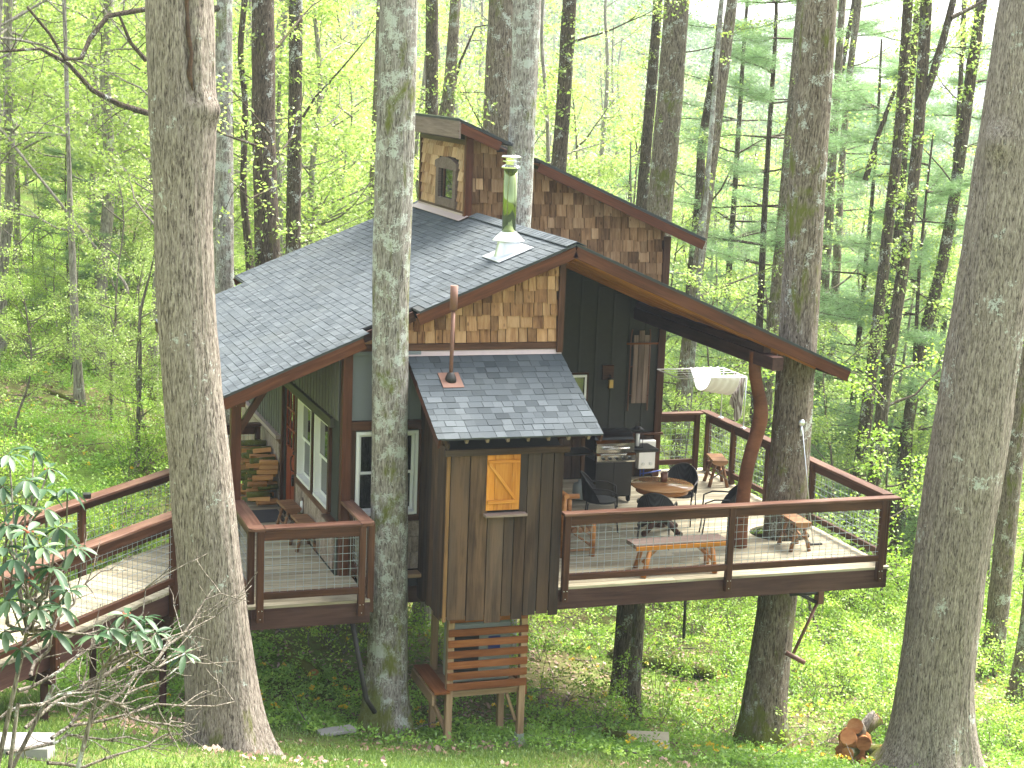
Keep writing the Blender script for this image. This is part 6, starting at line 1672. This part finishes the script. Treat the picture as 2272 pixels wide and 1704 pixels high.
for i, (x, y, z, dx, dy, dz_, r) in enumerate([(0, 0, .16, -.28, -.28, .38, .13), (.05, -.02, .2, -.34, -.30, .10, .10), (0, 0, .15, .30, -.30, .12, .11), (.06, .02, .3, -.10, -.36, .14, .12), (.08, .04, .42, -.22, -.26, .26, .13), (.1, .06, .40, .34, .0, .24, .10), (0, 0, .12, .02, -.3, -.05, .09)]):
    m_ = MB(); q0 = (sp[0] + x, sp[1] + y, sp[2] + z); q1 = (q0[0] + dx, q0[1] + dy, q0[2] + dz_); mid = tuple((a + b) / 2 + .02 for a, b in zip(q0, q1))
    m_.tube([q0, mid, q1], [r * 1.1, r, r * .95], 11); m_.build('root', M_BARK_C if i % 3 else M_CUT, stp)
    m_ = MB(); d = (Vector(q1) - Vector(mid)).normalized(); m_.tube([q1, tuple(Vector(q1) + d * .012)], r * .93, 11); m_.build('cut_face', M_CUT, stp)
rough_blob('stump_core', 'x', 'x', (sp[0], sp[1], sp[2] + .25), (.5, .45, .6), M_CUT, 8, .35)
o = bpy.data.objects['stump_core']; mw = o.matrix_basis.copy(); o.parent = stp; o.matrix_basis = wm(stp).inverted() @ mw
del o['label']; del o['category']
m_ = MB(); q = [(sp[0] + .05, sp[1] + .05, sp[2] + .5), (sp[0] + .15, sp[1], sp[2] + .58), (sp[0] + .25, sp[1], sp[2] + .72), (sp[0] + .3, sp[1], sp[2] + .80)]; m_.tube(q, [.10, .08, .06, .02], 8); m_.build('root', M_BARK_E, stp)
for i, (px, py, a_, d) in enumerate([(1215, 1655, 22.6, (.2, .14, .12)), (1690, 1680, 23.2, (.5, .14, .1)), (1750, 1680, 23.4, (.7, .16, .08)), (1330, 1640, 25.5, (.25, .2, .2)), (1600, 1660, 24.4, (.3, .12, .08))]):
    p = gp(px, py, a_, .01); rough_blob('bark_chunk', ['pinkish stone in the grass right of the footing', 'broken bark piece left in the grass before the deck tree', 'long strip of bark lying near the massive trunk', 'brown stone at the foot of the stout trunk', 'small bark lump in the leaf litter before the deck tree'][i], 'debris', p, d, M_BARK_A, 20 + i, .3, 10, rz=i)

# ---------------------------------------------------------------- ground cover
def scatter_ab(rng, n, a0, a1, u0, u1, pw=1.0):
    a = a0 + (a1 - a0) * rng.random(n) ** pw; b = rng.uniform(u0, u1, n) * a
    return a, b
def to_world(a, b, dz=0):
    z = ground_ab(a, b) + dz
    return np.stack([CAM[0] + a * FH[0] + b * RH[0], CAM[1] + a * FH[1] + b * RH[1], z], -1)
patch = VN(91)
def dens(a, b, s=.5, o=0): return patch(a * s + 30 + o, b * s + 60 + o)
def cover():
    rng = np.random.default_rng(5)
    # short grass of the clearing at the front
    a, b = scatter_ab(rng, 150000, 15.5, 23.6, -.34, .34); k = (dens(a, b, .9) + rng.normal(0, .22, len(a)) > .30) & (a < 23.0 + rng.normal(0, .4, len(a)))
    a, b = a[k], b[k]; P = to_world(a, b, -.01); ax = rng.normal(0, .55, P.shape); ax[:, 2] = 1
    o = obj('grass', leaf_mesh('grass', P, .07, M_GRASS, rng, aspect=.2, axis=ax, flatness=.0)); tag(o, 'short sparse grass on the clearing edge', 'grass', kind='stuff')
    # fallen leaves
    a, b = scatter_ab(rng, 42000, 17, 44, -.36, .36, 1.0); k = ((a > 24) & (((b / a > -.12) & (dens(a, b, .8, 33) > .5)) | (dens(a, b, .5, 12) > .52))) | (dens(a, b, 1.3, 44) > .62); a, b = a[k], b[k]; P = to_world(a, b, .012)
    o = obj('fallen_leaves', leaf_mesh('fallen_leaves', P, .085, M_LITTER, rng, droop=0, aspect=.65, flatness=.85)); tag(o, 'brown fallen leaves on the forest floor', 'leaf litter', kind='stuff')
    # herbs: small clumped plants
    a, b = scatter_ab(rng, 21000, 21.6, 54, -.38, .38, 1.1)
    d = dens(a, b, .33) * .6 + dens(a, b, 1.1, 7) * .4
    k = (d + rng.normal(0, .1, len(a)) > .38) & ~((a < 22.3) & (rng.random(len(a)) < .7)); k &= ~((b / a > -.12) & (a > 24) & (dens(a, b, .8, 33) > .66)); k &= ~((b / a < -.12) & (a > 28) & (dens(a, b, .5, 12) > .56)); a, b, d = a[k], b[k], d[k]
    P0 = to_world(a, b); h = .07 + .28 * rng.random(len(a)) ** 2 * np.clip((a - 20) / 8, .3, 1.3); m = 24
    P = np.repeat(P0, m, 0); hh = np.repeat(h, m); th = rng.uniform(0, 2 * PI, len(P)); r = rng.random(len(P)) ** .6 * (.10 + hh * .5)
    P[:, 0] += np.cos(th) * r; P[:, 1] += np.sin(th) * r; P[:, 2] += hh * rng.random(len(P)) ** .7 + .02
    tone = np.clip(np.repeat(rng.beta(2, 2, len(a)), m) * .7 + rng.random(len(P)) * .3, 0, 1)
    o = obj('herbs', leaf_mesh('herbs', P, np.repeat(.038 + .035 * rng.random(len(a)), m), M_HERB, rng, tone, droop=-.2, aspect=.5, flatness=.25)); tag(o, 'green woodland herbs covering the forest floor', 'herbs', kind='stuff')
    # brighter low brush
    a, b = scatter_ab(rng, 2100, 25.5, 58, -.38, .38, 1.1); a2, b2 = scatter_ab(rng, 700, 28, 50, -.38, -.14, 1.); a3, b3 = scatter_ab(rng, 520, 26.5, 42, -.02, .36, 1.); a2 = np.concatenate([a2, a3]); b2 = np.concatenate([b2, b3]); a = np.concatenate([a, a2]); b = np.concatenate([b, b2]); k = (dens(a, b, .22, 3) > .36) & (dens(a, b, .8, 33) < .66); a, b = a[k], b[k]
    x, y = to_world(a, b).T[:2]; k = ~((x > -6.2) & (x < 6.0) & (y > -1.5) & (y < 9.5) & (rng.random(len(x)) < .45)); a, b = a[k], b[k]
    P0 = to_world(a, b); H = rng.uniform(.3, 1.15, len(a)) * np.where(b / a < -.12, 1.35, 1.25); C = np.repeat(P0, 9, 0); hh = np.repeat(H, 9)
    C = C + rng.normal(0, .30, C.shape) * np.array([1, 1, .1]); C[:, 2] += hh * rng.uniform(.35, 1, len(C))
    P = clumps(C, 24, .19, rng, .6)
    tone = np.clip(np.repeat(rng.beta(2, 2, len(a)), 216) + rng.normal(0, .15, len(P)), 0, 1)
    o = obj('undergrowth', leaf_mesh('undergrowth', P, .052, M_LEAF, rng, tone)); tag(o, 'leafy spring undergrowth among the trunks', 'undergrowth', kind='stuff')
    paths = [(np.array([p, (p + c) / 2 + rng.normal(0, .05, 3), c]), np.array([.007, .005, .003])) for p, c in zip(np.repeat(P0, 9, 0)[::2], C[::2])]
    V, F = tubes_np(paths, 3); o = obj('undergrowth_stems', np_mesh('undergrowth_stems', V, F, M_TWIG)); tag(o, 'thin woody stems of the undergrowth', 'undergrowth', kind='stuff')
    # yellow flowers
    a, b = scatter_ab(rng, 620, 22.5, 40, -.36, .34, 1.2); k = dens(a, b, .4, 15) > .42; a, b = a[k], b[k]
    P = clumps(to_world(a, b, .2), 7, .05, rng, .4)
    o = obj('yellow_flowers', leaf_mesh('yellow_flowers', P, .045, M_YELLOW, rng, droop=-.3, aspect=.8)); tag(o, 'small yellow wildflowers scattered in the herbs', 'flowers', kind='stuff')
    # dead twigs
    paths = []
    a, b = scatter_ab(rng, 260, 22, 40, -.36, .34); Q = to_world(a, b, .04)
    for q_ in Q:
        th = rng.uniform(0, 6.28); Pp, rr = wander(rng, q_, (math.cos(th), math.sin(th), .05), rng.uniform(.4, 1.6), 4, .012, .004, .15, 0); paths.append((Pp, rr))
    V, F = tubes_np(paths, 4); o = obj('dead_twigs', np_mesh('dead_twigs', V, F, M_TWIG)); tag(o, 'dead twigs lying on the forest floor', 'twigs', kind='stuff')
cover()

# ---------------------------------------------------------------- rhododendron at the left, close to the camera
def rhodo():
    rng = np.random.default_rng(23)
    root = thing('rhododendron', 'rhododendron with whorls of long leaves on bare crooked branches', 'shrub', tuple(gp(60, 1700, 9.6)))
    base = np.array(wm(root).translation)
    whorls = [(20, 1010, 9.6), (60, 1065, 9.4), (110, 1040, 9.8), (150, 1085, 9.5), (45, 1120, 9.2), (100, 1130, 9.3), (130, 1170, 9.2), (60, 1180, 9.0), (15, 1165, 9.1), (30, 1240, 8.9), (95, 1215, 9.0), (170, 1215, 9.2),
              (55, 1290, 8.9), (115, 1260, 9.0), (20, 1330, 8.8), (85, 1350, 8.9), (120, 1400, 9.1), (150, 1310, 9.2), (10, 1400, 8.9), (45, 1440, 9.0), (280, 1365, 9.6), (320, 1370, 9.7), (240, 1395, 9.5), (345, 1405, 9.9), (5, 1080, 9.6), (75, 1000, 9.9), (410, 1450, 10.2), (215, 1410, 9.4), (300, 1400, 9.6), (100, 1085, 9.5), (10, 1215, 9.0), (135, 1345, 9.1)]
    ends = [W(*w) for w in whorls]
    bases = [gp(x, 1750, a) for x, a in ((-60, 9.2), (40, 9.6), (160, 10.2), (-20, 10.4))]
    paths = []
    nodes = [W(40, 1560, 9.4), W(120, 1520, 9.6), (W(-10, 1480, 9.2)), W(230, 1480, 9.8), W(60, 1400, 9.3)]
    for n_ in nodes:
        b0_ = min(bases, key=lambda q: np.linalg.norm(q - n_)); m_ = (b0_ + n_) / 2 + rng.normal(0, .08, 3)
        paths.append((np.array([b0_, m_, n_]), np.array([.020, .016, .012])))
    for e in ends:
        n_ = min(nodes, key=lambda q: np.linalg.norm(q - e)); mid = (n_ + e) / 2 + rng.normal(0, .06, 3); m2 = n_ * .75 + e * .25 + rng.normal(0, .04, 3)
        paths.append((np.array([n_, m2, mid, e]), np.array([.010, .009, .007, .005])))
    # bare twigs to the right
    for (x0, y0, a_, x1, y1, a1) in [(60, 1600, 9.6, 470, 1370, 10.6), (120, 1560, 9.6, 400, 1480, 10.3), (100, 1640, 9.7, 520, 1560, 10.9), (150, 1620, 9.8, 340, 1300, 10.2), (40, 1540, 9.5, 260, 1400, 9.9), (200, 1600, 9.9, 450, 1430, 10.6),
                                    (20, 1660, 9.6, 330, 1650, 10.1), (60, 1500, 9.4, 200, 1290, 9.8), (240, 1560, 10, 420, 1600, 10.5), (100, 1700, 9.8, 400, 1620, 10.5), (-20, 1600, 9.3, 240, 1540, 9.8), (160, 1520, 9.8, 300, 1420, 10.1), (300, 1500, 10.2, 480, 1300, 10.8)]:
        p0, p1 = W(x0, y0, a_), W(x1, y1, a1)
        T = np.linspace(0, 1, 8)[:, None]; P = p0 * (1 - T) + p1 * T + rng.normal(0, .022, (8, 3)); P[:, 2] += .09 * np.sin(PI * T[:, 0]) * rng.uniform(-1, 1)
        paths.append((P, np.linspace(.012, .004, 8)))
        for k in range(9):
            i = rng.integers(1, 8); d = (p1 - p0) / np.linalg.norm(p1 - p0) + rng.normal(0, .55, 3)
            Q, r2 = wander(rng, P[i], d, rng.uniform(.1, .45), 5, .0045, .0022, .35, .02); paths.append((Q, r2))
            Q2, r2 = wander(rng, Q[3], d + rng.normal(0, .6, 3), rng.uniform(.08, .22), 3, .003, .002, .3, .02); paths.append((Q2, r2))
    for n_ in nodes: # tie nodes to bases of bare twigs
        pass
    V, F = tubes_np(paths, 6); obj('branches', np_mesh('branches', V - base, F, M_TWIG, True), None, root, wm(root))
    Ps, Ax, Sz = [], [], []
    for e in ends:
        k = rng.integers(8, 12); ph = rng.uniform(0, 6.28); tilt = rng.normal(0, .25, 2)
        for j in range(k):
            th = ph + 2 * PI * j / k + rng.normal(0, .12); el = rng.uniform(-.75, .45)
            ax = np.array([math.cos(th) * math.cos(el) + tilt[0] * .4, math.sin(th) * math.cos(el) + tilt[1] * .4, math.sin(el)])
            Ps.append(e + ax * .012); Ax.append(ax); Sz.append(rng.uniform(.085, .135))
    Ps = np.array(Ps); Ax = np.array(Ax); Ax /= np.linalg.norm(Ax, axis=1, keepdims=True); Sz = np.array(Sz)
    up = np.array([0, 0, 1.]); sd = np.cross(Ax, up + rng.normal(0, .25, Ax.shape)); sd /= np.linalg.norm(sd, axis=1, keepdims=True); nn = np.cross(sd, Ax)
    # a leaf of 4 cross rows: midrib folded, drooping
    prof = [(0, .02), (.12, .10), (.35, .15), (.62, .165), (.85, .11), (1, .0)]
    Vs = []; rows = len(prof)
    for f, w in prof:
        c = Ps + Ax * (Sz * f)[:, None] - np.array([0, 0, 1.]) * (Sz * f * f * .28)[:, None]
        for s_ in (-1, 0, 1): Vs.append(c + sd * (Sz * w * s_)[:, None] + nn * (Sz * w * .35 * abs(s_))[:, None])
    V = np.stack(Vs, 1); n = len(Ps); F = []
    for r in range(rows - 1):
        for c_ in (0, 1): F.append((r * 3 + c_, r * 3 + c_ + 1, (r + 1) * 3 + c_ + 1, (r + 1) * 3 + c_))
    F = np.array(F); FF = (F[None] + (np.arange(n) * rows * 3)[:, None, None]).reshape(-1, 4)
    tone = np.repeat(rng.random(n), len(F))
    obj('leaves', np_mesh('leaves', V.reshape(-1, 3) - base, FF, M_RHODO, True, tone), None, root, wm(root))
    bud = MB()
    for i in (2, 7, 12, 20): 
        e = ends[i] - base
        for k in range(8): bud.sphere(tuple(e + rng.normal(0, .014, 3)), .006, 6, 4)
    for i in (16,):
        e = ends[i] - base
    me = bud.mesh('buds', flat('rust_red_buds', (.35, .08, .03), .6)); obj('buds', me, None, root, wm(root))
rhodo()
